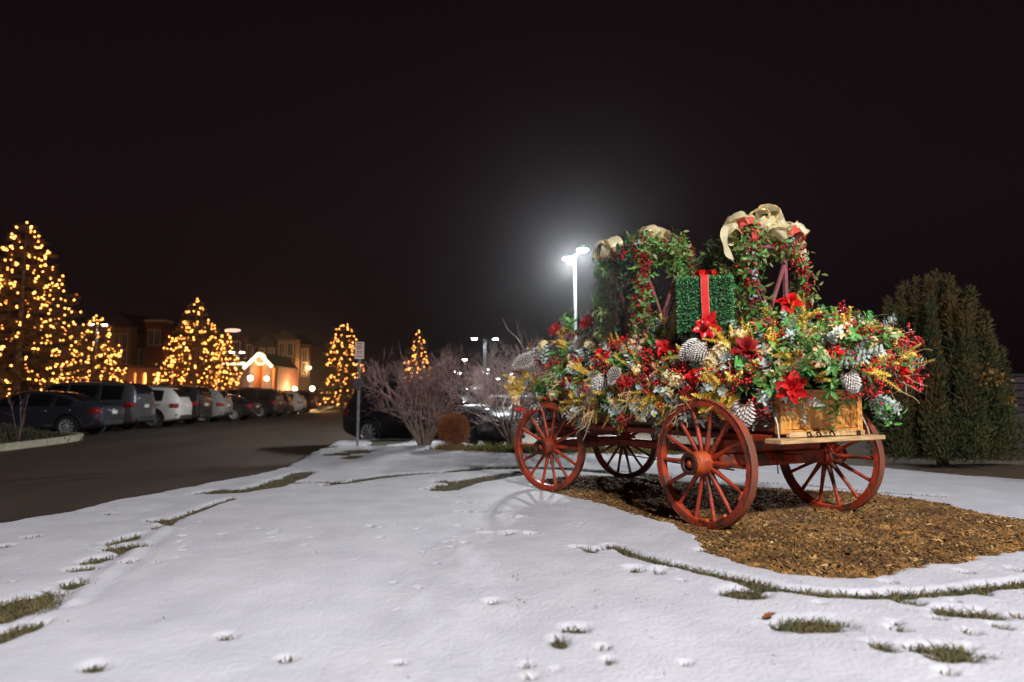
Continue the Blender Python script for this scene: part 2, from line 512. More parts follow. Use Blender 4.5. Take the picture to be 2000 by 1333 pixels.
def chips(n, name, matl, seed, lmin, lmax):
    r = np.random.default_rng(seed)
    lo = mulch_poly.min(0) - .1; hi = mulch_poly.max(0) + .1
    Q = np.stack([r.uniform(lo[0], hi[0], n * 3), r.uniform(lo[1], hi[1], n * 3)], 1)
    tf, th, dm, _ = ground_fields(Q)
    ok = (dm > -.03); Q = Q[ok][:n]; tf = tf[ok][:n]; dm = dm[ok][:n]; m = len(Q)
    z = tf + mulch_h(Q[:, 0], Q[:, 1], dm) + r.uniform(-.002, .012, m)
    a = r.uniform(0, 2 * np.pi, m); L = lmin + (lmax - lmin) * r.random(m) ** 2.2; W = L * r.uniform(.14, .4, m); H = r.uniform(.002, .006, m)
    tilt = r.normal(0, .33, m); roll = r.normal(0, .4, m)
    d = np.stack([np.cos(a) * np.cos(tilt), np.sin(a) * np.cos(tilt), np.sin(tilt)], 1)
    s = np.stack([-np.sin(a) * np.cos(roll), np.cos(a) * np.cos(roll), np.sin(roll)], 1)
    u = np.cross(d, s)
    C = np.stack([Q[:, 0], Q[:, 1], z], 1)
    vs = []
    for k in (-1, 1):
        for j in (-1, 1):
            for i in (-1, 1):
                tw = 1 - .45 * (i > 0) * r.random(m)
                vs.append(C + d * (L / 2 * i)[:, None] + s * (W / 2 * j * tw)[:, None] + u * (H / 2 * k)[:, None])
    V = np.stack(vs, 1).reshape(-1, 3)
    q = np.array([(4, 5, 7, 6), (0, 1, 5, 4), (1, 3, 7, 5), (3, 2, 6, 7), (2, 0, 4, 6)])
    F = (q[None] + (np.arange(m) * 8)[:, None, None]).reshape(-1, 4)
    o = inst(name, mesh_np(name, V, F, matl)); tag(o, kind='stuff'); return o
tag(chips(26000, 'wood_chips', M_chip, 5, .012, .07), 'brown bark and wood chips covering the bed under the wagon', 'wood chips')
tag(chips(6000, 'pale_wood_chips', M_chip2, 6, .010, .065), 'pale straw coloured wood splinters strewn over the bark bed', 'wood chips')
tag(chips(12000, 'bark_chips', M_mulch, 8, .02, .09), 'dark bark shreds strewn over the bed under the wagon', 'bark')

def blades(name, Q, z, matl, seed, hmin, hmax, w=.0035, lean=.5, label=None, cat='grass', kind='stuff', parent=None):
    r = np.random.default_rng(seed); m = len(Q)
    a = r.uniform(0, 2 * np.pi, m); h = r.uniform(hmin, hmax, m); b = r.uniform(0, 2 * np.pi, m); ln = np.abs(r.normal(0, lean, m)) * h
    C = np.stack([Q[:, 0], Q[:, 1], z], 1)
    s = np.stack([np.cos(a), np.sin(a), 0 * a], 1) * w * r.uniform(.6, 1.6, m)[:, None]
    o = np.stack([np.cos(b), np.sin(b), 0 * b], 1)
    v = [C - s, C + s, C + s * .7 + o * (ln * .35)[:, None] + np.array([0, 0, 1]) * (h * .62)[:, None], C - s * .7 + o * (ln * .35)[:, None] + np.array([0, 0, 1]) * (h * .62)[:, None],
         C + o * ln[:, None] + np.array([0, 0, 1]) * h[:, None]]
    V = np.stack(v, 1).reshape(-1, 3)
    T = np.array([(0, 1, 2), (0, 2, 3), (3, 2, 4)])
    F = (T[None] + (np.arange(m) * 5)[:, None, None]).reshape(-1, 3)
    ob = inst(name, mesh_np(name, V, F, matl), parent)
    if kind: ob['kind'] = kind
    if label: tag(ob, label, cat)
    return ob

# grass standing in every melted patch and along the cut edge
ng = 420000
r_ = np.random.default_rng(11)
yy = 2.3 + (14.5 - 2.3) * r_.random(ng) ** 1.7
xx = r_.uniform(-1, 1, ng) * (yy * .9 + .6)
ok_ = (xx < 5.6) & (xx > -6.5)
Q = np.stack([xx[ok_], yy[ok_]], 1)
tf, th, dm, di = ground_fields(Q)
ok_ = (th < .004) & (dm < .0) & (di > .06)
Q = Q[ok_]; tf = tf[ok_]
Q = Q[:52000]; tf = tf[:52000]
# and single blades poking through the thinnest snow
Qs = np.stack([r_.uniform(-6, 5.5, 60000), r_.uniform(2.4, 7.5, 60000)], 1)
ts, hs, ds, dis = ground_fields(Qs)
sp_ = vnoise(Qs[:, 0], Qs[:, 1], .16, 44) + .8 * vnoise(Qs[:, 0], Qs[:, 1], 1.3, 45) + .4 * vnoise(Qs[:, 0], Qs[:, 1], .05, 46)
ks = (sp_ > .62) & (hs > 0) & (ds < 0) & (dis > .1)
blades('poking_grass', Qs[ks], ts[ks] + hs[ks] - .006, M_grass, 13, .008, .024, .0022, 1.2, 'sparse grass tips poking through the thin snow', 'grass')
blades('winter_grass', Q, tf - .003, M_grass, 12, .010, .042, .0028, 1.3, 'flattened olive grass showing through the melted snow', 'grass')

# road and car park: one sheet to the horizon, falling gently towards the dark car behind the shrubs
rx = axis_grid([(-260, -30, 20, 3), (-30, 14, .7, .7), (14, 260, 3, 20)])
ry = axis_grid([(-40, 4, 6, .8), (4, 40, .5, .8), (40, 420, 2, 30)])
RX, RY = np.meshgrid(rx, ry)
def road_z(x, y):
    x = np.asarray(x, float); y = np.asarray(y, float)
    return -.12 - .19 * sstep(-10, -5.5, x) * sstep(11, 17, y) + .20 * sstep(-8, -12, x) * sstep(12, 20, y) * 0.6 + .0
road = inst('road', mesh_np('road', np.stack([RX.ravel(), RY.ravel(), road_z(RX, RY).ravel()], 1), grid_faces(len(ry), len(rx)), M_asphalt, True))
tag(road, kind='structure')

def mound(name, poly, h, matl, edge=1.0, nz=.06, step=.12, seed=0, z0=None):
    """a raised patch of ground with an irregular rim, sunk through the sheet it lies on"""
    poly = np.array(poly, float); lo = poly.min(0) - .2; hi = poly.max(0) + .2
    ax = np.arange(lo[0], hi[0] + step, step); ay = np.arange(lo[1], hi[1] + step, step)
    X, Y = np.meshgrid(ax, ay); Q = np.stack([X.ravel(), Y.ravel()], 1)
    d = signed(Q, poly) + nz * 2 * vnoise(Q[:, 0], Q[:, 1], .7 + step, seed)
    z = (road_z(Q[:, 0], Q[:, 1]) if z0 is None else z0) + h * sstep(0, edge, d) - .08 * sstep(.02, -.25, d) + nz * vnoise(Q[:, 0], Q[:, 1], .5 + step * 2, seed + 1) * sstep(0, .5, d) - .006
    V2, F2 = compact(np.stack([Q[:, 0], Q[:, 1], z], 1), grid_faces(len(ay), len(ax), d > -.3))
    o = inst(name, mesh_np(name, V2, F2, matl, True)); tag(o, kind='structure'); return o

# soil strip with yellow ground cover behind the wagon, dark soil at right
mound('planting_strip', [(-2.2, 14.6), (-2.3, 17.5), (0, 17.6), (4, 17.2), (9, 14.5), (20, 13.5), (20, 9.0), (8, 9.5), (4, 12.5), (1, 13.6)], .13, M_soil, .8, .05, .13, 71)
def scatter_poly(poly, n, seed):
    poly = np.array(poly, float); r = np.random.default_rng(seed); lo = poly.min(0); hi = poly.max(0)
    Q = np.stack([r.uniform(lo[0], hi[0], n), r.uniform(lo[1], hi[1], n)], 1)
    return Q[signed(Q, poly) + .5 * vnoise(Q[:, 0], Q[:, 1], .6, seed) > 0]
Q = scatter_poly([(-1.2, 14.5), (-.6, 15.4), (1.4, 15.3), (5.4, 14.4), (5.6, 13.2), (3, 13.6), (1, 14.0), (-.5, 14.2)], 9000, 81)
blades('yellow_ground_cover', Q, np.full(len(Q), -.02), M_yellowgrass, 82, .10, .26, .012, 1.0, 'yellow green ground cover growing behind the red wheels', 'ground cover')
# snow heaps beyond
mound('snow_heap', [(14.6, 17.3), (15.0, 17.6), (15.6, 17.5), (15.8, 17.2), (15.1, 17.0)], .26, M_snow, .3, .05, .06, 91)
for k, (px, py, a, b, Y) in enumerate([(590, 800, 24, 5, 60), (560, 806, 12, 4, 62), (640, 786, 40, 6, 84), (660, 796, 24, 4, 72), (700, 787, 30, 3, 90), (465, 818, 10, 3, 44), (500, 812, 12, 3, 47), (960, 800, 40, 5, 40), (1010, 824, 26, 6, 33), (590, 783, 40, 4, 100)]):
    c = at(px, py, Y); w = a * Y / FPX
    mound('snow_patch', [(c.x - w, Y - 1.5), (c.x - w * .7, Y + 2), (c.x + w * .6, Y + 2.4), (c.x + w, Y - .6), (c.x + w * .2, Y - 2)], .22 + .1 * (k % 2), M_snow, 1.0, .10, .22, 95 + k)

# the kerbed planting island at the far left
isl = [(-13.0, 12.2), (-12.35, 15.5), (-12.3, 18.0), (-12.75, 19.5), (-13.9, 20.2), (-16.5, 20.4), (-20, 20.2), (-24, 19), (-24, 12.0)]
mound('planting_island', isl, .50, M_cover, 2.2, .10, .13, 101)
Q = scatter_poly(isl, 26000, 102)
blades('ground_cover', Q, road_z(Q[:, 0], Q[:, 1]) + .42 * sstep(0, 2.2, signed(Q, np.array(isl, float))), M_cover, 103, .06, .20, .014, .9, 'dark matted ground cover on the kerbed island at far left', 'ground cover')
kt = tag(empty('kerb', (0, 0, 0)), 'pale concrete kerb curving round the dark planting island', 'kerb')
path = [Vector((x, y, 0)) for x, y in isl[:7]]
def resample(pts, step):
    out = [pts[0].copy()]; acc = 0
    for a, b in zip(pts[:-1], pts[1:]):
        L = (b - a).length; n = max(1, int(L / step))
        for i in range(1, n + 1): out.append(a.lerp(b, i / n))
    return out
def smooth_path(pts, it=3):
    for _ in range(it):
        q = [pts[0]]
        for a, b in zip(pts[:-1], pts[1:]): q += [a.lerp(b, .25), a.lerp(b, .75)]
        pts = q + [pts[-1]]
    return pts
kp = smooth_path(path, 3); seg = []
cum = 0; cur = [kp[0]]
for a, b in zip(kp[:-1], kp[1:]):
    cur.append(b); cum += (b - a).length
    if cum > 1.5: seg.append(cur); cur = [b]; cum = 0
if len(cur) > 1: seg.append(cur)
for sg in seg:
    m = MB(); L_ = []; 
    for i, p in enumerate(sg):
        d = (sg[min(i + 1, len(sg) - 1)] - sg[max(i - 1, 0)]).normalized(); n_ = Vector((d.y, -d.x, 0))
        if i == 0: p = p + d * .008
        if i == len(sg) - 1: p = p - d * .008
        z = float(road_z(p.x, p.y))
        L_.append([(p.x + n_.x * .085, p.y + n_.y * .085, z - .05), (p.x + n_.x * .075, p.y + n_.y * .075, z + .15), (p.x + n_.x * .05, p.y + n_.y * .05, z + .17),
                   (p.x - n_.x * .075, p.y - n_.y * .075, z + .17), (p.x - n_.x * .08, p.y - n_.y * .08, z - .05)])
    vs = [v for row in L_ for v in row]; fs = []
    for i in range(len(L_) - 1):
        for k in range(4): fs.append((i * 5 + k, i * 5 + k + 1, i * 5 + 5 + k + 1, i * 5 + 5 + k))
    fs += [(0, 1, 2, 3, 4), tuple(range(len(vs) - 1, len(vs) - 6, -1))]
    m.add(vs, fs); m.build('kerb_stone', M_kerb, kt)

# a dead leaf on the snow, and the small stones in the grass
m = MB(); m.leaf((0, 0, .012), (1, .15, .12), (0, 0, 1), .085, .06, .5, -.2); m.tube([(0, 0, .012), (-.03, 0, .016)], .0015, 4)
c = on_z(1490, 1203, .045)
o = m.build('fallen_leaf', mat('dead_leaf', (0.20, 0.06, 0.02), .7, noise=(.10, .035, .015), nscale=30)); o.location = (c.x, c.y, .042)
tag(o, 'small russet dead leaf lying alone on the snow', 'leaf')
tf_, th_, _, _ = ground_fields(np.array([[o.location.x, o.location.y]])); o.location.z = float(tf_[0] + th_[0]) - .004

# ------------------------------------------------------------------ the farm wagon (x forward, y towards the near side, z up)
WO = Vector((2.5678, 6.5258, 0.02)); WYAW = 2.0741; STEER = .3273
RR, FR, TRK, WB = .60, .5735, 1.801, 3.07
M_red = mat('red_paint', (0.33, 0.036, 0.011), .5, noise=(0.11, 0.034, 0.020), nscale=7, bump=.45, bscale=34, obj_var=.2, spec=.45, detail=14, ramp=(.50, .62))
M_hub = mat('orange_red_paint', (0.46, 0.078, 0.016), .45, noise=(0.24, 0.034, 0.010), nscale=9, bump=.45, bscale=26, detail=10)
M_tyre = mat('worn_tyre_paint', (0.30, 0.050, 0.018), .5, noise=(0.13, 0.062, 0.04), nscale=5, bump=.4, bscale=24, detail=10)
M_iron = mat('old_iron', (0.045, 0.030, 0.024), .55, metal=.6, noise=(0.09, 0.035, 0.018), nscale=12, bump=.3)
M_honey = mat('varnished_pine', (0.72, 0.34, 0.075), .42, noise=(0.50, 0.205, 0.038), nscale=3.0, bump=.15, stretch=(18, 1.1, 18), obj_var=.16, coat=.25)
M_honeyv = mat('varnished_pine_upright', (0.74, 0.35, 0.08), .42, noise=(0.52, 0.215, 0.04), nscale=3.0, bump=.15, stretch=(18, 18, 1.1), obj_var=.14, coat=.25)
M_weath = mat('weathered_plank', (0.66, 0.44, 0.21), .7, noise=(0.36, 0.21, 0.09), nscale=3, bump=.35, stretch=(20, 1.2, 20), obj_var=.1)
M_side = mat('dark_red_board', (0.135, 0.030, 0.013), .5, noise=(0.07, 0.018, 0.010), nscale=4, bump=.2, stretch=(1.2, 14, 14), obj_var=.2)
M_rod = mat('pale_iron_rod', (0.42, 0.36, 0.28), .5, metal=.4)

wagon = thing('wagon', 'old red wheeled wooden farm wagon filled with Christmas flowers', 'wagon', WO, WYAW)

def felloe(a0, a1, R0, R1, w, n=7):
    m = MB(); L_ = []
    for i in range(n + 1):
        a = a0 + (a1 - a0) * i / n
        ca, sa = math.cos(a), math.sin(a)
        b = .006
        L_.append([(R0 * ca, -w / 2 + b, R0 * sa), (R0 * ca + b * ca, -w / 2, R0 * sa + b * sa), (R1 * ca - b * ca, -w / 2, R1 * sa - b * sa), (R1 * ca, -w / 2 + b, R1 * sa),
                   (R1 * ca, w / 2 - b, R1 * sa), (R1 * ca - b * ca, w / 2, R1 * sa - b * sa), (R0 * ca + b * ca, w / 2, R0 * sa + b * sa), (R0 * ca, w / 2 - b, R0 * sa)])
    vs = [v for r in L_ for v in r]; fs = []
    for i in range(n):
        for k in range(8): fs.append((i * 8 + k, i * 8 + (k + 1) % 8, i * 8 + 8 + (k + 1) % 8, i * 8 + 8 + k))
    fs += [tuple(range(8)), tuple(range(len(vs) - 1, len(vs) - 9, -1))]
    m.add(vs, fs); return m

def build_wheel(r, side, ns, hub_sc, worn, seed):
    """wheel in its own frame: turns in xz, outer side towards +y*side"""
    rr = random.Random(seed)
    w = bpy.data.objects.new('wheel', None); COL.objects.link(w)
    th = .012; fel = .062; W_ = .072
    nf = ns // 2; off = math.pi / ns
    for k in range(nf):
        a0 = 2 * math.pi * k / nf + off + .004; a1 = 2 * math.pi * (k + 1) / nf + off - .004
        m = felloe(a0, a1, r - th - fel - rr.uniform(0, .004), r - th - .0015, W_ - rr.uniform(0, .004)); fo = m.build('felloe', M_red, w)
    if worn:   # broken chips of rim wood near the ground
        for a in worn:
            m = MB(); M = Matrix.Rotation(-a, 4, 'Y') @ Matrix.Translation((r - th - fel - .006, side * .02, 0))
            m.box(-.02, .012, -.024, .022, -.045, .05, 0, .009, M); m.build('splintered_block', M_hub, w)
    m = MB(); M = Matrix.Rotation(R(90), 4, 'X')
    m.lathe([(r - th, -W_ / 2 - .003), (r - .003, -W_ / 2 - .003), (r, -W_ / 2), (r, W_ / 2), (r - .003, W_ / 2 + .003), (r - th, W_ / 2 + .003)], 72, M, closed=True)
    m.build('tyre', M_tyre, w, sharp=35)
    for k in range(ns):
        a = 2 * math.pi * (k + .5) / ns + rr.uniform(-.012, .012) + off; m = MB()
        ca, sa = math.cos(a), math.sin(a); dish = -.022 * side
        pts = []; rad = []
        for t in (0, .12, .3, .55, .8, 1.0):
            R_ = .085 + (r - th - fel - .085 + .006) * t
            pts.append((R_ * ca, dish * (t - 1) * -1 * 0 + dish * (1 - t), R_ * sa)); rad.append((.027, .027, .023, .019, .0185, .021)[len(rad)])
        m.tube(pts, rad, 8); m.build('spoke', M_red, w)
    h = hub_sc; M = Matrix.Rotation(R(-90 * side), 4, 'X')      # local z -> outward
    m = MB()
    m.lathe([(.062 * h, -.13), (.086 * h, -.125), (.092 * h, -.06), (.112 * h, -.04), (.118 * h, .0), (.112 * h, .05), (.110 * h, .056), (.113 * h, .06), (.106 * h, .115), (.103 * h, .12), (.105 * h, .125), (.098 * h, .175), (.096 * h, .182), (.066 * h, .184)], 28, M)
    m.build('hub', M_hub if worn else M_red, w, sharp=40)
    m = MB(); m.lathe([(.0995 * h, .163), (.1025 * h, .165), (.101 * h, .187), (.072 * h, .189), (.066 * h, .180), (.064 * h, .120), (0, .118)], 28, M); m.build('hub_band', M_iron, w, sharp=40)
    m = MB(); m.lathe([(0.046, .10), (.046, .165), (.040, .170), (.0, .170)], 6, M, smooth=False); m.lathe([(.026, .17), (.026, .186), (.018, .192), (0, .192)], 12, M); m.build('axle_nut', M_hub if worn else M_red, w)
    m = MB(); m.lathe([(.119 * h, -.026), (.1215 * h, -.02), (.1215 * h, -.008 * 0 - .034), (.119 * h, -.04)], 28, M, closed=True); m.build('hub_ring', M_iron, w)
    return w
def put_wheel(w, x, side, r, steer):
    c, s_ = math.cos(steer), math.sin(steer)
    ax = Vector((-s_, c, 0)) * side * TRK / 2
    w.parent = wagon; w.location = (x + ax.x, ax.y, r - .015); w.rotation_euler = (0, 0, steer)
w = build_wheel(RR, 1, 14, 1.0, (R(-152), R(-118), R(-92)), 1); put_wheel(w, 0, 1, RR, 0); w['label'] = 'wheel with the bright orange hub nearest the camera'
w = build_wheel(RR, -1, 14, 1.0, (), 2); put_wheel(w, 0, -1, RR, 0)
w = build_wheel(FR, 1, 14, .93, (), 3); put_wheel(w, WB, 1, FR, STEER)
w = build_wheel(FR, -1, 14, .93, (), 4); put_wheel(w, WB, -1, FR, STEER)

def wpart(name, matl, boxes, bev=.006):
    m = MB()
    for b in boxes: m.box(*b, bev=bev)
    return m.build(name, matl, wagon)
# running gear
wpart('rear_axle', M_red, [(-.065, .065, -.76, .76, .525, .66)], .012)
wpart('rear_bolster', M_red, [(-.075, .075, -.70, .70, .668, .80)], .012)
def steered(name, matl, boxes):
    o = wpart(name, matl, boxes, .012); o.location = (WB, 0, 0); o.rotation_euler = (0, 0, STEER); return o
steered('front_axle', M_red, [(-.065, .065, -.76, .76, .50, .63)])
steered('front_bolster', M_red, [(-.08, .08, -.68, .68, .66, .79)])
wpart('reach_pole', M_red, [(-.35, WB + .1, -.05, .05, .57, .655)], .01)
m = MB()
for s in (-1, 1): m.beam((.05, s * .42, .62), (1.15, s * .06, .615), .05, .06, bev=.006)
m.build('hound', M_red, wagon)
m = MB(); m.tube([(0, .5, .50), (.9, .30, .47), (2.2, .2, .49)], .008, 6); m.tube([(.1, -.62, .55), (1.2, -.3, .50)], .008, 6); m.tube([(-.06, -.02, .66), (-.07, -.03, .50), (-.06, -.045, .44)], .006, 5); m.build('brake_rod', M_iron, wagon)
# box: floor planks, side boards, head board
X0, X1, HW = -.575, 3.50, .545
nb = 7
for k in range(nb):
    y0 = -HW + 2 * HW * k / nb + .002; y1 = -HW + 2 * HW * (k + 1) / nb - .002
    wpart('floor_board', M_side, [(X0 + .03, X1, y0, y1, .855, .885)], .003)
for x in (-.30, .55, 1.5, 2.5, 3.3): wpart('cross_sill', M_side, [(x - .04, x + .04, -.64, .64, .803, .853)], .006)
for s in (-1, 1):
    for k, (z0, z1) in enumerate(((.889, 1.075), (1.080, 1.262))):
        y = (HW, HW + .032); a, b = (y if s > 0 else (-y[1], -y[0]))
        wpart('side_board', M_side if s < 0 or True else M_honey, [(X0 + .035, X1, a, b, z0, z1)], .004)
    for x in (.02, .85, 1.75, 2.65, 3.4):
        y = (HW + .034, HW + .078); a, b = (y if s > 0 else (-y[1], -y[0]))
        wpart('side_stake', M_side, [(x - .035, x + .035, a, b, .86, 1.275)], .006)
    y = (HW + .030, HW + .075); a, b = (y if s > 0 else (-y[1], -y[0]))
    wpart('bottom_rail', M_red, [(X0 + .06, X1 + .03, a, b, .800, .858)], .006)
wpart('head_board', M_side, [(X1 + .002, X1 + .034, -HW, HW, .889, 1.262)], .004)
# tail: framed gate of honey pine
tx = X0
for s in (-1, 1):
    y = (HW - .034, HW + .036); a, b = (y if s > 0 else (-y[1], -y[0]))
    wpart('tailgate_post', M_honeyv, [(tx - .045, tx + .03, a, b, .868, 1.275)], .006)
wpart('tailgate_rail', M_honey, [(tx - .035, tx + .02, -HW + .036, HW - .036, 1.172, 1.268)], .006)
wpart('tailgate_rail', M_honey, [(tx - .030, tx + .02, -HW + .036, HW - .036, .872, .902)], .005)
for k, (a, b) in enumerate(((-.435, -.03), (-.026, .17), (.174, .43))):
    wpart('tailgate_panel', M_honeyv if k == 1 else M_honey, [(tx - .012, tx + .012, a, b, .905, 1.169)], .004)
wpart('tailgate_stile', M_honeyv, [(tx - .030, tx + .02, -.508, -.437, .905, 1.169)], .005)
wpart('tailgate_stile', M_honeyv, [(tx - .030, tx + .02, .432, .508, .905, 1.169)], .005)
# rear step plank on its bearer, with the hook irons
wpart('bearer', M_weath, [(tx - .085, tx - .037, -.55, .52, .838, .886)], .007)
wpart('step_plank', M_weath, [(tx - .155, tx + .02, -.755, .725, .792, .834)], .006)
for y in (-.02, .17, .30):
    m = MB(); m.tube([(tx - .09, y, .878), (tx - .115, y, .885), (tx - .125, y, .868), (tx - .118, y - .02, .852), (tx - .10, y - .045, .846)], .0085, 6); m.build('hook', M_iron, wagon)
m = MB(); m.tube([(tx - .092, .30, .85), (tx - .098, .24, .842), (tx - .098, .16, .843), (tx - .098, -.02, .848)], .004, 5); m.build('latch_rod', M_iron, wagon)
m = MB(); m.tube([(tx + .05, .595, 1.26), (tx + .02, .612, 1.10), (tx - .05, .64, .96), (tx - .07, .648, .83)], .009, 6); m.build('stay_rod', M_rod, wagon)
m = MB(); m.tube([(tx + .05, -.595, 1.2), (tx + .0, -.61, 1.05), (tx - .05, -.64, .90), (tx - .06, -.648, .835)], .009, 6); m.build('stay_rod', M_rod, wagon)
m = MB(); m.box(tx - .091, tx - .086, -.47, -.41, .84, .884); m.build('iron_plate', M_iron, wagon)

W2W = Matrix.Translation(WO) @ Matrix.Rotation(WYAW, 4, 'Z')
WINV = W2W.inverted()

# ------------------------------------------------------------------ the flower heap in the wagon
def heap_zb(a):
    t = min(1, max(0, (-.05 - a) / .6)); t2 = min(1, max(0, (-.50 - a) / .6)); return 1.12 + .18 * t * t * (3 - 2 * t) + .22 * t2
def heap_top(a):
    t2 = min(1, max(0, (-.30 - a) / .8)); return 1.98 - .26 * t2
def heap_F(p):
    a, l, z = p
    zb = heap_zb(a)
    return ((l / .80) ** 2 + (max(z - zb, 0) / (heap_top(a) - zb)) ** 2) ** .5 + abs((a - 1.29) / 2.37) ** 8 - 1 + max(zb - .12 - z, 0) * 3
def heap_n(p):
    e = 1e-3; p = Vector(p)
    g = Vector([(heap_F(p + Vector(d)) - heap_F(p - Vector(d))) / (2 * e) for d in ((e, 0, 0), (0, e, 0), (0, 0, e))])
    return g.normalized()
def heap_hit(px, py):
    """wagon-frame point of the heap behind a measured photo point"""
    o = WINV @ Vector((0, 0, CAM_H)); d = (WINV.to_3x3() @ ray(px, py)).normalized()
    t = 3.5; best = (9, None)
    while t < 11:
        f = heap_F(o + d * t)
        if f < 0: 
            lo, hi = t - .04, t
            for _ in range(18):
                mid = (lo + hi) / 2
                if heap_F(o + d * mid) < 0: hi = mid
                else: lo = mid
            return o + d * hi
        if f < best[0]: best = (f, o + d * t)
        t += .04
    return best[1]
def heap_pt(u, t):
    """u along the heap 0..1, t 0 = near rim .. pi = far rim (below 0: hanging over the near side)"""
    a = -1.03 + 4.62 * u
    s = max(1e-3, 1 - abs((a - 1.29) / 2.37) ** 8)
    if t < 0: return Vector((a, .80 * s, heap_zb(a) + t * .5))
    if t > math.pi: return Vector((a, -.80 * s, heap_zb(a) - (t - math.pi) * .5))
    return Vector((a, .80 * s * math.cos(t), heap_zb(a) + (heap_top(a) - heap_zb(a)) * s * math.sin(t)))

M_euc = mat('frosted_eucalyptus', (0.62, 0.70, 0.65), .6, noise=(0.44, 0.55, 0.50), nscale=9, obj_var=.22, trans=.25, detail=2)
M_green = mat('green_leaf', (0.075, 0.26, 0.045), .45, noise=(0.17, 0.38, 0.08), nscale=14, obj_var=.35, hue_var=.03, trans=.15, detail=2)
M_dgreen = mat('dark_green_leaf', (0.022, 0.085, 0.028), .5, noise=(0.045, 0.13, 0.045), nscale=14, obj_var=.3, trans=.1, detail=2)
M_galax = mat('broad_leaf', (0.085, 0.30, 0.035), .38, noise=(0.15, 0.36, 0.08), nscale=18, obj_var=.35, hue_var=.02, coat=.2, trans=.15, detail=3)
M_gold = mat('gold_glitter', (0.90, 0.70, 0.15), .4, metal=.05, noise=(0.80, 0.54, 0.08), nscale=40, obj_var=.22, detail=2)
M_cream = mat('dried_cream_petal', (0.88, 0.74, 0.43), .7, noise=(0.78, 0.54, 0.24), nscale=18, obj_var=.22, trans=.2, detail=2)
M_berry = mat('red_berry', (0.62, 0.007, 0.012), .2, noise=(0.42, 0.004, 0.010), nscale=30, obj_var=.3, coat=.5, detail=1)
M_blue = mat('dusty_blue_berry', (0.20, 0.27, 0.33), .6, noise=(0.33, 0.42, 0.46), nscale=22, obj_var=.2)
M_stem = mat('brown_stem', (0.10, 0.055, 0.025), .8)
M_twig = mat('tan_curly_twig', (0.66, 0.46, 0.25), .7, noise=(0.48, 0.30, 0.15), nscale=12)
M_redp = mat('red_velvet_petal', (0.70, 0.006, 0.004), .5, noise=(0.48, 0.003, 0.004), nscale=22, spec=.3, trans=.12, obj_var=.2, detail=2)
M_dredp = mat('wine_petal', (0.34, 0.005, 0.006), .6, noise=(0.22, 0.003, 0.005), nscale=22, spec=.3, obj_var=.25, detail=2)
M_goldp = mat('gold_silk_petal', (0.66, 0.38, 0.06), .55, noise=(0.50, 0.24, 0.03), nscale=22, trans=.15, obj_var=.1, detail=2)
M_orange = mat('orange_leaf', (0.52, 0.20, 0.025), .5, noise=(0.44, 0.11, 0.015), nscale=14, obj_var=.2, trans=.15, detail=2)
M_moss = mat('dark_moss', (0.012, 0.026, 0.010), .95, noise=(0.03, 0.045, 0.018), nscale=20, bump=1.0)
M_cone = mat('silvered_cone_scale', (0.80, 0.77, 0.74), .42, metal=.1, noise=(0.58, 0.50, 0.43), nscale=40, detail=2)
M_conein = mat('cone_core', (0.10, 0.055, 0.03), .8)
M_fir = mat('fir_needles', (0.020, 0.060, 0.030), .6, noise=(0.045, 0.10, 0.04), nscale=12, obj_var=.3, detail=2)

rnd = random.Random(21)
def rdir(z=0.0, s=1.0):
    v = Vector((rnd.gauss(0, s), rnd.gauss(0, s), rnd.gauss(0, s) + z)); return v.normalized()
def curve_pts(p, d, L, n=5, bend=.35, grav=0.0):
    pts = [Vector(p)]; d = Vector(d).normalized(); b = rdir() * bend
    for i in range(n):
        d = (d + b / n + Vector((0, 0, -grav / n))).normalized(); pts.append(pts[-1] + d * (L / n))
    return pts
def lerp_path(pts, t):
    f = t * (len(pts) - 1); i = min(int(f), len(pts) - 2); return pts[i].lerp(pts[i + 1], f - i), (pts[i + 1] - pts[i]).normalized()

# each spray: local z points out of the heap
def mesh_euc():
    m = MB()
    for _ in range(3):
        pts = curve_pts((0, 0, -.05), Vector((rnd.gauss(0, .7), rnd.gauss(0, .7), .8)), rnd.uniform(.22, .30), 5, .6)
        m.tube(pts, [.003, .003, .0025, .002, .002, .0015], 4, mi=1, cap=False)
        for k in range(9):
            p, d = lerp_path(pts, .2 + .8 * k / 8); x, y, _ = frame_of(d); a = k * 1.7 + rnd.random()
            for s in (0, math.pi):
                q = x * math.cos(a + s) + y * math.sin(a + s)
                m.leaf(p, q + d * .55, d + rdir() * .3, rnd.uniform(.042, .058), rnd.uniform(.030, .040), .15, .12, 0, .55)
    return m.mesh('eucalyptus_spray', [M_euc, M_stem])
def mesh_leafspray(matl, L0, L1, W, nst=3, nl=8, gl=0.0, name='leaf_spray'):
    m = MB()
    for _ in range(nst):
        pts = curve_pts((0, 0, -.05), Vector((rnd.gauss(0, .8), rnd.gauss(0, .8), .7)), rnd.uniform(.18, .27), 5, .6, gl)
        m.tube(pts, [.003, .003, .0025, .002, .002, .0015], 4, mi=1, cap=False)
        for k in range(nl):
            p, d = lerp_path(pts, .2 + .8 * k / (nl - 1)); x, y, _ = frame_of(d); a = k * 2.4 + rnd.random()
            q = x * math.cos(a) + y * math.sin(a)
            m.leaf(p, q + d * .7, d + rdir() * .4, rnd.uniform(L0, L1), W * rnd.uniform(.8, 1.2), .3, .25)
    return m.mesh(name, [matl, M_stem])
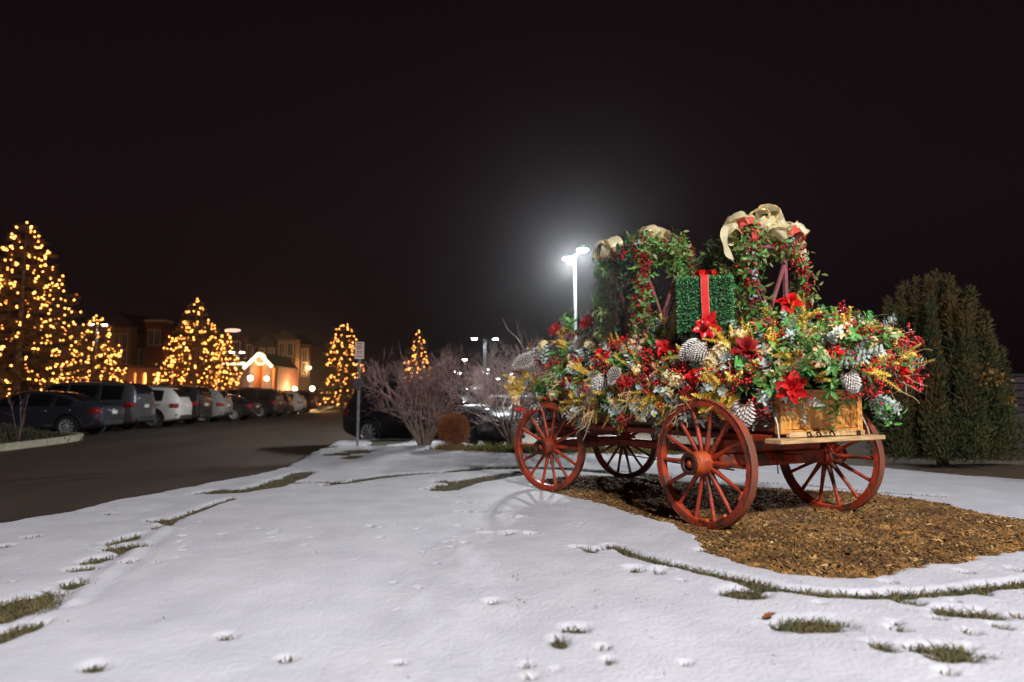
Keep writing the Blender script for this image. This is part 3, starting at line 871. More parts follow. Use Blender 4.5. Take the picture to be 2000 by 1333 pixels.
def mesh_gold():
    m = MB()
    for _ in range(3):
        pts = curve_pts((0, 0, -.04), Vector((rnd.gauss(0, .45), rnd.gauss(0, .45), .9)), rnd.uniform(.22, .30), 6, .5)
        m.tube(pts, .0025, 4, cap=False)
        for k in range(56):
            t = .12 + .88 * k / 55; p, d = lerp_path(pts, t); x, y, _ = frame_of(d); a = k * 2.4
            q = x * math.cos(a) + y * math.sin(a); L = .055 * (1.05 - t * .75) * rnd.uniform(.8, 1.2)
            m.leaf(p, q + d * .75, d + rdir() * .2, L, .016, .4, .2)
    return m.mesh('gold_fern_spray', [M_gold])
def mesh_berry(matl=M_berry, n=22, r=.0125, L=.13, spread=.8, name='berry_spray'):
    m = MB()
    base = curve_pts((0, 0, -.06), Vector((rnd.gauss(0, .3), rnd.gauss(0, .3), 1)), .12, 4, .3)
    m.tube(base, .003, 4, mi=1, cap=False)
    for k in range(n):
        p, d = lerp_path(base, .45 + .55 * rnd.random())
        q = Vector((rnd.gauss(0, spread), rnd.gauss(0, spread), rnd.uniform(.2, 1.0))).normalized()
        pts = curve_pts(p, q, rnd.uniform(.4, 1.0) * L, 3, .4)
        m.tube(pts, .0015, 3, mi=1, cap=False)
        m.ball(pts[-1], r * rnd.uniform(.8, 1.2), n=7, m=5)
    return m.mesh(name, [matl, M_stem])
def mesh_cream():
    m = MB()
    for c in range(16):
        q = Vector((rnd.gauss(0, .6), rnd.gauss(0, .6), .7)).normalized(); c_ = q * rnd.uniform(.05, .09)
        for k in range(5):
            a = 2 * math.pi * k / 5 + rnd.random() * .6; x, y, _ = frame_of(q + rdir() * .3)
            m.leaf(c_, (x * math.cos(a) + y * math.sin(a)) + q * .35, q, rnd.uniform(.030, .042), .028, .2, .15, 0, .4)
    return m.mesh('cream_blossom', [M_cream])
def mesh_big():
    m = MB(); n = 14
    out = [(0, 0, .0)]
    L = .13
    vs = [Vector((0, .0, 0)), Vector((0, .35 * L, .006)), Vector((0, .7 * L, .0)), Vector((0, L, -.022))]
    rows = [(-.04, .10), (.10, .40), (.38, .52), (.68, .40), (.90, .18)]
    V = []; F = []
    V.append(Vector((0, .03 * L, 0)))
    for t, w in rows:
        for s in (-1, -.55, 0, .55, 1):
            V.append(Vector((s * w * L, t * L + abs(s) * -.03 * L, .18 * w * L * abs(s) - .12 * L * t * t + .012 * math.sin(7 * t + 3 * s) * abs(s))))
    V.append(Vector((0, L, -.16 * L)))
    for i in range(len(rows) - 1):
        for k in range(4):
            a = 1 + i * 5 + k; F.append((a, a + 1, a + 6, a + 5))
    e = 1 + (len(rows) - 1) * 5
    for k in range(4): F.append((e + k, e + k + 1, len(V) - 1))
    m.add(V, F, True); m.tube([(0, 0, 0), (0, -.05, -.03), (0, -.09, -.06)], .0025, 4, mi=1)
    me = m.mesh('leaf', [M_galax, M_stem]); return me
def mesh_orange():
    m = MB()
    for k in range(5):
        a = 2 * math.pi * k / 5 + rnd.gauss(0, .4)
        m.leaf((0, 0, 0), (math.cos(a), math.sin(a), rnd.uniform(.2, .9)), (0, 0, 1), rnd.uniform(.09, .13), rnd.uniform(.035, .05), .4, .3)
    return m.mesh('orange_leaf_cluster', [M_orange])
def mesh_fir():
    m = MB()
    for _ in range(4):
        pts = curve_pts((0, 0, -.05), Vector((rnd.gauss(0, .8), rnd.gauss(0, .8), .6)), rnd.uniform(.18, .26), 5, .4)
        m.tube(pts, .003, 4, mi=1, cap=False)
        for k in range(44):
            p, d = lerp_path(pts, .1 + .9 * k / 43); x, y, _ = frame_of(d); a = k * 2.4
            q = x * math.cos(a) + y * math.sin(a) + d * .8; q.normalize(); s = q.cross(d).normalized() * .0022
            e = p + q * rnd.uniform(.030, .042)
            m.add([p - s, p + s, e], [(0, 1, 2)])
    return m.mesh('fir_sprig', [M_fir, M_stem])
def mesh_twig(L=.38, n=5, grav=.9):
    m = MB()
    for _ in range(n):
        p = Vector((rnd.gauss(0, .015), rnd.gauss(0, .015), 0)); d = Vector((rnd.gauss(0, .4), rnd.gauss(0, .4), 1)).normalized(); pts = [p]
        for k in range(10):
            d = (d + rdir() * .42 + Vector((0, 0, 0.05))).normalized(); pts.append(pts[-1] + d * L / 10 * rnd.uniform(.7, 1.2))
        r0 = rnd.uniform(.0035, .0055); m.tube(pts, [r0 * (1 - .6 * i / 10) for i in range(11)], 5, cap=False)
        if rnd.random() < .6:
            k = rnd.randint(3, 6); q = [pts[k]]; d = rdir(.4)
            for j in range(5): d = (d + rdir() * .4).normalized(); q.append(q[-1] + d * L * .08)
            m.tube(q, [.003, .003, .0026, .0022, .002, .0015], 4, cap=False)
    return m.mesh('curly_twig', [M_twig])
def mesh_drygrass():
    m = MB()
    for k in range(34):
        d = Vector((rnd.gauss(0, .22), rnd.gauss(0, .22), 1)); pts = curve_pts((rnd.gauss(0, .02), rnd.gauss(0, .02), -.05), d, rnd.uniform(.28, .48), 5, .35, .25)
        m.tube(pts, [.003, .003, .0026, .0022, .0018, .001], 4, cap=False)
        for j in range(5):
            p, dd = lerp_path(pts, .5 + .5 * j / 5); m.leaf(p, dd + rdir() * .4, rdir(), .03, .007, .3, .1)
    return m.mesh('dried_grass_bundle', [mat('straw_gold', (0.60, 0.42, 0.16), .6, noise=(0.45, 0.29, 0.09), nscale=15)])

P_euc = [mesh_euc() for _ in range(4)]
P_green = [mesh_leafspray(M_green, .06, .095, .036) for _ in range(4)]
P_dgreen = [mesh_leafspray(M_dgreen, .05, .08, .03) for _ in range(3)]
P_gold = [mesh_gold() for _ in range(4)]
P_berry = [mesh_berry() for _ in range(4)]
P_cream = [mesh_cream() for _ in range(3)]
P_big = [mesh_big() for _ in range(2)]
P_or = [mesh_orange() for _ in range(2)]
P_fir = [mesh_fir() for _ in range(3)]
P_twig = [mesh_twig() for _ in range(4)]
P_dry = [mesh_drygrass() for _ in range(2)]

def orient(p, n, spin=None, tilt=.35, sc=1.0):
    """matrix with local z along n (jittered) at p"""
    n = (Vector(n).normalized() + rdir() * tilt * rnd.random()).normalized()
    x, y, _ = frame_of(n); a = rnd.uniform(0, 6.283) if spin is None else spin
    X = x * math.cos(a) + y * math.sin(a); Y = n.cross(X)
    return Matrix(((X.x * sc, Y.x * sc, n.x * sc, p[0]), (X.y * sc, Y.y * sc, n.y * sc, p[1]), (X.z * sc, Y.z * sc, n.z * sc, p[2]), (0, 0, 0, 1)))

flowers = thing('flower_arrangement', 'heaped mass of berries, frosted leaves and gold sprays overflowing the wagon', 'flower arrangement', WO, WYAW)
# the moss-covered foam the stems are stuck into
V = []; F = []; nu, nt_ = 60, 28
for i in range(nu + 1):
    for k in range(nt_ + 1):
        p = heap_pt(i / nu, math.pi * k / nt_); c_ = Vector((p.x, 0, 1.12)); q = c_ + (p - c_) * .84
        jit = .03 * math.sin(i * 2.3 + k * 1.7) + .025 * math.sin(i * .9 - k * 2.9)
        q = q + (q - c_).normalized() * jit; q.x = 1.24 + (q.x - 1.24) * .95
        q.z = max(q.z, 1.02) ; V.append(q)
for i in range(nu):
    for k in range(nt_):
        a = i * (nt_ + 1) + k; F.append((a, a + 1, a + nt_ + 2, a + nt_ + 1))
mm = MB(); mm.add(V, F, True)
for i in (0, nu):
    ring = [i * (nt_ + 1) + k for k in range(nt_ + 1)]; mm.f.append(tuple(ring)); mm.sm.append(False); mm.mi.append(0)
mm.build('moss_bed', M_moss, flowers)

def put(name, protos, p, n, sc=(.85, 1.25), tilt=.5, spin=None):
    return inst(name, rnd.choice(protos), flowers, orient(p, n, spin, tilt, rnd.uniform(*sc)))
def out_dir(p):
    n = heap_n(p)
    if p.z < 1.25 and p.x > -.4: n = (n + Vector((0, 0, -.25))).normalized()
    return n
def blocked(p):
    """room kept for the lantern stands and the hedge box"""
    return (abs(p.x - 1.8) < .36 and abs(p.y) < .36) or (abs(p.x - .33) < .36 and abs(p.y + .185) < .36) or (abs(p.x - .45) < .37 and abs(p.y - .35) < .34 and p.z > 1.6)
fixed = {
 'euc': [(1060, 695), (1045, 705), (1215, 650), (1200, 660), (1290, 640), (1275, 650), (1265, 690), (1535, 650), (1528, 665), (1535, 695), (1520, 720), (1535, 735), (1720, 640), (1700, 635), (1740, 655), (1640, 632), (1722, 785), (1735, 800), (1705, 770), (1275, 835), (1285, 850), (1268, 815), (1340, 785), (1350, 800), (1460, 822), (1440, 822), (1490, 795), (1505, 785), (1520, 775), (1572, 790), (1345, 665), (1170, 660), (1770, 690), (1015, 760), (1430, 690), (1400, 745)],
 'gold': [(1015, 745), (1012, 765), (1270, 800), (1160, 790), (1330, 690), (1240, 720), (1500, 660), (1360, 790), (1700, 720), (1640, 640), (1025, 735), (1020, 755), (1035, 745), (1135, 730), (1115, 770), (1125, 785), (1150, 725), (1110, 675), (1100, 668), (1265, 775), (1255, 785), (1292, 775), (1270, 765), (1420, 640), (1415, 660), (1440, 625), (1425, 665), (1420, 745), (1412, 760), (1400, 770), (1430, 775), (1392, 790), (1565, 680), (1550, 690), (1556, 700), (1745, 715), (1760, 705), (1592, 740), (1750, 690), (1285, 640), (1575, 610), (1190, 775)],
 'cream': [(1065, 680), (1120, 720), (1200, 780), (1310, 765), (1380, 780), (1640, 670), (1660, 640), (1500, 690), (1450, 660), (1595, 670), (1605, 680), (1585, 665), (1610, 655), (1680, 645), (1695, 640), (1625, 640), (1590, 700), (1235, 650), (1245, 660), (1230, 645), (1250, 690), (1310, 740), (1325, 745), (1245, 725), (1400, 700), (1410, 690), (1390, 710), (1160, 775), (1150, 785), (1010, 775), (1020, 785), (1085, 770), (1150, 680), (1720, 665), (1730, 680), (1570, 700), (1005, 745)],
 'berry': [(1015, 725), (1130, 715), (1165, 720), (1230, 765), (1300, 755), (1390, 735), (1480, 715), (1590, 700), (1660, 690), (1680, 720), (1755, 700), (1510, 640), (1060, 715), (1075, 720), (1050, 735), (1085, 715), (1215, 675), (1225, 668), (1240, 685), (1205, 670), (1180, 690), (1180, 710), (1185, 720), (1265, 715), (1275, 720), (1280, 705), (1262, 745), (1270, 755), (1265, 695), (1340, 735), (1355, 745), (1330, 730), (1370, 740), (1345, 755), (1440, 735), (1450, 745), (1435, 720), (1620, 690), (1635, 700), (1640, 715), (1720, 655), (1735, 665), (1755, 675), (1760, 720), (1770, 735), (1740, 740), (1775, 750), (1715, 735), (1690, 740), (1660, 755), (1645, 615), (1650, 612), (1570, 775), (1480, 790), (1478, 780), (1525, 782), (1115, 660), (1720, 700), (1605, 625), (1075, 780), (1020, 790), (1140, 765), (1770, 660), (1245, 745), (1290, 690), (1700, 755)],
 'green': [(1085, 695), (1075, 700), (1115, 625), (1125, 640), (1095, 690), (1500, 720), (1490, 735), (1500, 755), (1515, 770), (1640, 660), (1650, 670), (1655, 650), (1590, 735), (1630, 735), (1635, 760), (1620, 780), (1645, 795), (1520, 800), (1310, 700), (1305, 720), (1060, 760), (1085, 755), (1110, 740), (1050, 785), (1730, 810), (1700, 800), (1720, 690), (1590, 600), (1480, 610), (1500, 605), (1345, 650), (1250, 840), (1695, 690)],
 'big': [(1480, 645), (1462, 652), (1475, 640), (1472, 738), (1455, 722), (1465, 728), (1085, 690), (1222, 708), (1232, 700), (1582, 635), (1600, 632), (1570, 640), (1595, 645), (1660, 668), (1545, 632), (1530, 625), (1165, 655), (1173, 648), (1520, 610), (1510, 620), (1670, 700), (1295, 705), (1128, 755), (1060, 770), (1505, 645), (1610, 610), (1625, 605)],
 'orange': [(1190, 665), (1158, 668), (1205, 765), (1212, 790), (1240, 690), (1490, 690), (1480, 640), (1465, 680), (1290, 725), (1040, 680), (1125, 770), (1160, 800)],
 'twig': [(1155, 790), (1165, 800), (1140, 790), (1245, 770), (1255, 765), (1235, 765), (1335, 780), (1345, 790), (1350, 760), (1330, 765), (1730, 725), (1728, 690), (1430, 705), (1400, 715), (1100, 745), (1090, 735), (1270, 780)],
}
protos_of = {'euc': ('eucalyptus_spray', P_euc), 'gold': ('gold_fern_spray', P_gold), 'cream': ('cream_blossom', P_cream), 'berry': ('berry_spray', P_berry), 'green': ('leaf_spray', P_green),
             'big': ('leaf', P_big), 'orange': ('orange_leaf_cluster', P_or), 'twig': ('curly_twig', P_twig)}
TOCAM = None
for kind, pts in fixed.items():
    nm, pr = protos_of[kind]
    for px, py in pts:
        p = heap_hit(px, py); n = out_dir(p); cdir = ((WINV @ Vector((0, 0, CAM_H))) - p).normalized()
        q = p - n * {'big': -.02, 'orange': -.02, 'cream': -.005, 'gold': .025, 'berry': .015}.get(kind, .06)
        if kind == 'twig':
            hang = Vector((rnd.gauss(0, .2), .35, -1)) if py > 755 else Vector((rnd.gauss(0, .5), .4, -.6)) + n * .5
            put(nm, pr, p + n * .03, hang, (.7, 1.1), .35)
        elif kind == 'big':
            put(nm, pr, q, (n + cdir * .35).normalized(), (.75, 1.2), 1.1)
        else:
            put(nm, pr, q, (n + cdir * .25 + (Vector((0, 0, -.5)) if py > 775 and px < 1500 else Vector((0, 0, .1)))).normalized(), (.8, 1.2), .45)
# undergrowth filling the rest of the heap
mix = ['green'] * 19 + ['dg'] * 12 + ['fir'] * 8 + ['euc'] * 15 + ['berry'] * 12 + ['cream'] * 14 + ['gold'] * 10 + ['big'] * 5 + ['twig'] * 1
cnt = {}
lim = {'green': 150, 'dg': 110, 'fir': 70, 'euc': 78, 'berry': 110, 'cream': 105, 'gold': 75, 'big': 40, 'twig': 6}
for k in range(760):
    u = rnd.uniform(-.0, 1.0); t = rnd.uniform(-.06, 2.5) if rnd.random() < .86 else rnd.uniform(2.5, 3.2)
    kind = rnd.choice(mix)
    if cnt.get(kind, 0) >= lim[kind]: continue
    p = heap_pt(u, t)
    if rnd.random() < .17:      # the two round ends
        a_ = rnd.choice((-1.04, 3.6, 3.62)); th_ = rnd.uniform(0, math.pi); rr_ = math.sqrt(rnd.random()) * .9
        p = Vector((a_, .78 * rr_ * math.cos(th_), heap_zb(a_) + .02 + .42 * rr_ * math.sin(th_)))
    if blocked(p): continue
    cnt[kind] = cnt.get(kind, 0) + 1
    nm, pr = {'dg': ('leaf_spray', P_dgreen), 'fir': ('fir_sprig', P_fir)}.get(kind) or protos_of[kind]
    n = out_dir(p)
    put(nm, pr, p - n * (.14 if kind in ('dg', 'fir') else .075), (n + Vector((0, 0, .15))).normalized(), (.8, 1.15), .6)
for k in range(22):           # tails hanging over the near side between the wheels
    kind = rnd.choice(('euc', 'gold', 'cream', 'green', 'euc', 'berry')); nm, pr = protos_of[kind]
    p = Vector((rnd.uniform(.5, 2.9), rnd.uniform(.70, .80), rnd.uniform(.98, 1.14)))
    put(nm, pr, p, (rnd.gauss(0, .25), .55, -.8), (.8, 1.1), .3)
p = heap_hit(1312, 655); put('dried_grass_bundle', P_dry, p - Vector((0, 0, .02)), (-.25, .05, 1), (1.0, 1.0), .05)
for px, py, d in ((1160, 800, (-.2, .5, -1)), (1135, 790, (.5, .4, -.9))):
    p = heap_hit(px, py); put('dried_grass_bundle', P_dry, p, d, (.55, .7), .1)

# pine cones
def mesh_conef(L=.27, W=.085, seed=0):
    r = random.Random(seed); m = MB()
    prof = lambda t: W * (math.sin(math.pi * min(1, (t * .92 + .10)) ** .80) ** .75)
    m.lathe([(max(.004, prof(t) * .74), L * t) for t in [i / 10 for i in range(11)]], 12, mi=1)
    N = 190
    for k in range(N):
        t = (k + .5) / N; t = .02 + .96 * t; a = k * 2.39996
        R_ = prof(t); c_ = Vector((math.cos(a) * R_ * .72, math.sin(a) * R_ * .72, L * t)); o_ = Vector((math.cos(a), math.sin(a), 0))
        s = Vector((-math.sin(a), math.cos(a), 0)); d = (o_ * .75 + Vector((0, 0, .68))).normalized(); n_ = s.cross(d)
        Ls = (.022 + .26 * R_) * r.uniform(.8, 1.25); a += r.gauss(0, .07); w = .005 + .068 * R_
        e = c_ + d * Ls
        m.add([c_ - s * w * .7, c_ + s * w * .7, c_ + d * Ls * .65 + s * w - n_ * .003, e + n_ * .004, c_ + d * Ls * .65 - s * w - n_ * .003, c_ + d * Ls * .6 + n_ * .006],
              [(1, 2, 5), (2, 3, 5), (3, 4, 5), (4, 0, 5)], False, 0)
        m.add([c_ - s * w * .7, c_ + s * w * .7, c_ + d * Ls * .6 + n_ * .006], [(0, 1, 2)], False, 1)
    return m.mesh('pine_cone', [M_cone, M_conein])
P_cone = [mesh_conef(seed=i) for i in range(2)]
cones = [  # px, py of base and of tip, label
    ((1046, 700), (1010, 720), 'silvered pine cone at the front end of the wagon, pointing left'),
    ((1148, 668), (1118, 706), 'tan silvered pine cone above the front wheel, tilted under fir sprigs'),
    ((1192, 738), (1163, 768), 'silvered pine cone pointing down left beside a rounder cone over the front wheel'),
    ((1212, 722), (1197, 756), 'round silvered pine cone seen end on between two front wheels'),
    ((1375, 672), (1335, 708), 'silvered pine cone lying behind its twin under the red bow'),
    ((1392, 684), (1350, 704), 'large silvered pine cone in front of its twin under the red bow'),
    ((1452, 774), (1448, 828), 'large pale pine cone hanging point down over the rear wheel'),
    ((1648, 718), (1663, 758), 'small silver pine cone hanging above the wooden tailgate'),
]
for i, (b, t, lab) in enumerate(cones):
    pb = heap_hit(*b); n = out_dir(heap_hit((b[0] + t[0]) / 2, (b[1] + t[1]) / 2)); pt = heap_hit(*t)
    cdir = ((WINV @ Vector((0, 0, CAM_H))) - pb).normalized()
    k_ = .20 if i == 0 else .12; pb = pb + cdir * k_ + n * .05; pt = pt + cdir * k_ + n * .05
    d = pt - pb; L_ = d.length
    if i == 3: d = (d + cdir * .12)
    sc = min(1.15, max(.75, L_ / .27)) if i not in (3,) else .85
    o = inst('pine_cone', P_cone[i % 2], None, W2W @ orient(pb, d, 0, 0, sc))
    tag(o, lab, 'pine cone', 'silvered pine cones')

# poinsettias
def petal_mesh(L, W, matl, name='petal'):
    m = MB(); rows = [(0, .12), (.2, .6), (.45, 1.0), (.72, .72), (1.0, .02)]; V = []; F = []
    for t, w in rows:
        for s in (-1, 0, 1): V.append((L * t, s * w * W / 2, .10 * L * math.sin(2.6 * t) - .10 * L * t * t + .18 * abs(s) * w * W + .02 * W * math.sin(9 * t + s)))
    for i in range(4):
        for k in range(2): a = i * 3 + k; F.append((a, a + 1, a + 4, a + 3))
    m.add(V, F, True); return m.mesh(name, matl)
PET = {k: (petal_mesh(.125, .080, mm_), petal_mesh(.088, .060, mm_)) for k, mm_ in (('red', M_redp), ('wine', M_dredp), ('gold', M_goldp))}
def mesh_centre():
    m = MB()
    for k in range(9):
        a = k * 2.4; r_ = .004 * math.sqrt(k * 3); m.ball((r_ * math.cos(a), r_ * math.sin(a), .012), .0065, n=6, m=4)
    return m.mesh('flower_centre', [M_gold])
CEN = mesh_centre()
poins = [
    (1090, 652, 'wine', 'dark red poinsettia behind the gold star flower at the front of the wagon', .95),
    (1108, 658, 'gold', 'golden star shaped flower near the front top of the wagon', .85),
    (1152, 640, 'red', 'red poinsettia at the foot of the left lantern stand, on the skyline', 1.1),
    (1182, 700, 'red', 'red poinsettia above the pair of cones over the front wheels', .95),
    (1190, 668, 'gold', 'golden flower below the left lantern stand, among red berries', .95),
    (1302, 686, 'red', 'bright red poinsettia left of the big twin cones', .95),
    (1228, 748, 'wine', 'dark red poinsettia right of the round cone', .95),
    (1362, 738, 'red', 'small red poinsettia among berries below the twin cones', .75),
    (1355, 768, 'wine', 'dark red poinsettia low on the side behind curly twigs', .85),
    (1462, 690, 'wine', 'deep wine poinsettia right of the gold fern, mid wagon', 1.15),
    (1540, 608, 'red', 'large red poinsettia at the foot of the right lantern stand', 1.15),
    (1545, 756, 'red', 'large red poinsettia hanging over the left corner of the tailgate', 1.25),
    (1622, 698, 'red', 'red poinsettia under the cream blossoms above the tailgate', .9),
    (1694, 668, 'red', 'red poinsettia high on the right end of the flower heap', 1.1),
    (1745, 722, 'red', 'red poinsettia at the far right tip of the flower heap', 1.0),
    (1115, 752, 'wine', 'wine red poinsettia above the front wheel among gold ferns', .9),
]
for px, py, kind, lab, sc in poins:
    p = heap_hit(px, py); n = out_dir(p); cdir = ((WINV @ Vector((0, 0, CAM_H))) - p).normalized()
    n = (n + cdir * .8).normalized(); p = p + n * .09
    o = thing('poinsettia', lab, 'flower', (0, 0, 0), 0, 'silk poinsettias in the wagon')
    o.matrix_world = W2W @ orient(p, n, None, .2, sc)
    for layer, (cnt_, tilt, z) in enumerate(((7, .05, 0), (6, .45, .010))):
        for k in range(cnt_):
            a = 2 * math.pi * k / cnt_ + layer * .5 + rnd.gauss(0, .12)
            M = Matrix.Translation((0, 0, z)) @ Matrix.Rotation(a, 4, 'Z') @ Matrix.Rotation(-tilt + rnd.gauss(0, .28), 4, 'Y') @ Matrix.Rotation(rnd.gauss(0, .35), 4, 'X')
            inst('petal', PET[kind][layer], o, M)
    inst('flower_centre', CEN, o)

# ------------------------------------------------------------------ hedge box wrapped as a present
M_boxin = mat('box_hedge_core', (0.008, 0.025, 0.010), .95)
M_boxleaf = mat('box_leaf', (0.040, 0.190, 0.055), .45, noise=(0.15, 0.40, 0.15), nscale=34, detail=2, trans=.1, ramp=(.4, .6))
M_ribbon = mat('red_velvet_ribbon', (0.66, 0.006, 0.005), .55, noise=(0.54, 0.004, 0.004), nscale=10, sheen=.1)
M_redge = mat('ribbon_edge', (0.62, 0.25, 0.16), .5)
M_bowred = mat('red_satin', (0.60, 0.005, 0.005), .35, noise=(0.48, 0.004, 0.004), nscale=14)
BS, BH = .53, .56
bc = W2W @ Vector((.45, .35, 1.86)); byaw = -math.atan2(bc.x, bc.y) - .03
giftbox = thing('hedge_gift_box', 'square green hedge box tied like a present with red ribbon', 'gift box', bc, byaw)
m = MB(); h_ = BS / 2 - .02
m.box(-h_, h_, -h_, h_, 0, BH - .02); m.build('hedge_core', M_boxin, giftbox)
def leaf_cloud(C, Nn, L, W, seed, spread=.7):
    """small pointed leaves at points C along normals Nn -> arrays"""
    r = np.random.default_rng(seed); m = len(C)
    d = Nn + r.normal(0, spread, (m, 3)); d /= np.linalg.norm(d, axis=1)[:, None]
    q = r.normal(0, 1, (m, 3)); s = np.cross(d, q); s /= np.linalg.norm(s, axis=1)[:, None]; u = np.cross(s, d)
    l = L * r.uniform(.7, 1.3, m)[:, None]; w = W * r.uniform(.7, 1.3, m)[:, None]
    v = [C, C + d * l * .5 + s * w * .5 + u * w * .12, C + d * l, C + d * l * .5 - s * w * .5 + u * w * .12]
    V = np.stack(v, 1).reshape(-1, 3); T = np.array([(0, 1, 2), (0, 2, 3)])
    return V, (T[None] + (np.arange(m) * 4)[:, None, None]).reshape(-1, 3)
r_ = np.random.default_rng(31); n_ = 11000
face = r_.integers(0, 5, n_); a = r_.uniform(-1, 1, n_) * BS / 2; b = r_.uniform(0, 1, n_); C = np.zeros((n_, 3)); Nn = np.zeros((n_, 3))
for f_, (ax, sg) in enumerate(((0, 1), (0, -1), (1, 1), (1, -1), (2, 1))):
    k = face == f_; dpt = r_.normal(-.012, .010, k.sum())
    if ax == 2: C[k] = np.stack([a[k], (b[k] * 2 - 1) * BS / 2, BH + dpt], 1)
    else:
        c_ = np.zeros((k.sum(), 3)); c_[:, ax] = sg * (BS / 2 + dpt); c_[:, 1 - ax] = a[k]; c_[:, 2] = b[k] * BH; C[k] = c_
    Nn[k, ax] = sg
V, F = leaf_cloud(C, Nn, .026, .015, 32)
o = inst('hedge_leaves', mesh_np('hedge_leaves', V, F, M_boxleaf), giftbox); o['kind'] = 'stuff'
def strip(m, pts, wdir, W, mi=0, edge=None, wav=.0):
    """ribbon along pts; wdir = width direction per point or one vector"""
    pts = [Vector(p) for p in pts]; n = len(pts); vs = []; cols = (-1, -.88, -.5, 0, .5, .88, 1)
    for i, p in enumerate(pts):
        w = Vector(wdir[i] if isinstance(wdir, list) else wdir).normalized()
        t = (pts[min(i + 1, n - 1)] - pts[max(i - 1, 0)]).normalized(); u = t.cross(w)
        for k, c in enumerate(cols): vs.append(p + w * (c * W / 2) + u * (wav * W * (.6 * math.sin(i * .9 + k * 1.9) + .4 * math.sin(i * 1.7 - k * 2.7))))
    K = len(cols)
    for k in range(K - 1):
        fs = [(i * K + k, i * K + k + 1, i * K + K + k + 1, i * K + K + k) for i in range(n - 1)]
        m.add(vs, fs, True, (edge if edge is not None and k in (0, K - 2) else mi)) if False else None
    b_ = len(m.v); m.v += [tuple(v) for v in vs]
    for i in range(n - 1):
        for k in range(K - 1):
            m.f.append((b_ + i * K + k, b_ + i * K + k + 1, b_ + i * K + K + k + 1, b_ + i * K + K + k)); m.sm.append(True)
            m.mi.append(edge if edge is not None and k in (0, K - 2) else mi)
def thick(o, t=.0025):
    md = o.modifiers.new('thickness', 'SOLIDIFY'); md.thickness = t; md.offset = 0; return o
m = MB(); y = BS / 2 + .024; zt = BH + .022
pp = [(0.01, -y, .02), (.005, -y - .002, .2), (0, -y, .4), (-.0, -y, BH - .03), (0, -y + .012, zt - .004), (0, -y + .05, zt + .003), (0, 0, zt), (0, y - .05, zt), (0, y, zt - .03), (0, y, .05)]
strip(m, pp, (1, 0, 0), .078, 0, 1); thick(m.build('ribbon', [M_ribbon, M_redge], giftbox))
m = MB(); pp = [(-y, 0, .02), (-y, 0, BH - .03), (-y + .03, 0, zt + .008), (0, 0, zt + .006), (y - .03, 0, zt + .008), (y, 0, BH - .03), (y, 0, .02)]
strip(m, pp, (0, 1, 0), .078, 0, 1); thick(m.build('ribbon', [M_ribbon, M_redge], giftbox))
def loop(m, d, up, L, H, W, mi=0, edge=None, wav=0.03, twist=0.0, c0=(0, 0, 0)):
    d = Vector(d).normalized(); up = Vector(up); up = (up - d * up.dot(d)).normalized(); w = d.cross(up); pts = []; ws = []
    for i in range(23):
        t = i / 22; f = math.sin(math.pi * t) ** .8
        pts.append(Vector(c0) + d * L * f + up * (H * math.sin(2 * math.pi * t) * .5 * (1 if True else 0))); ws.append((w + up * twist * (t - .5)).normalized())
    strip(m, pts, ws, W, mi, edge, wav)
tb = bpy.data.objects.new('ribbon_bow', None); COL.objects.link(tb); tb.parent = giftbox; tb.location = (0, -.05, BH + .015)
for k in range(6):
    a = k * math.pi / 3 + .3; m = MB(); loop(m, (math.cos(a), math.sin(a), .38), (0, 0, 1), .135, .085, .06); thick(m.build('bow_loop', M_bowred, tb))
m = MB(); m.ball((0, 0, .04), .035, n=12, m=8); m.build('bow_knot', M_bowred, tb)
fb = bpy.data.objects.new('front_bow', None); COL.objects.link(fb); fb.parent = giftbox; fb.location = (.012, -BS / 2 - .045, .05)
for k, (a, L) in enumerate(((200, .155), (-20, .16), (-65, .15), (-110, .15), (58, .17), (120, .10), (25, .11), (158, .12))):
    a = R(a); m = MB(); d = Vector((math.cos(a), -.30, math.sin(a))).normalized(); s_ = Vector((-math.sin(a), 0, math.cos(a))); nn = d.cross(s_)
    V = []; F = []
    for t, w in ((0, .15), (.2, .55), (.5, 1), (.75, .75), (1, .1)):
        for s in (-1, 0, 1): V.append(d * (L * t) + s_ * (s * w * .04) + nn * (.016 * abs(s) * w - .03 * math.sin(3 * t)))
    for i in range(4):
        for q in range(2): b = i * 3 + q; F.append((b, b + 1, b + 4, b + 3))
    m.add(V, F, True); thick(m.build('bow_loop', M_bowred, fb), .003)
m = MB(); m.ball((0, -.05, .015), .038, n=14, m=9); m.build('bow_knot', M_ribbon, fb)

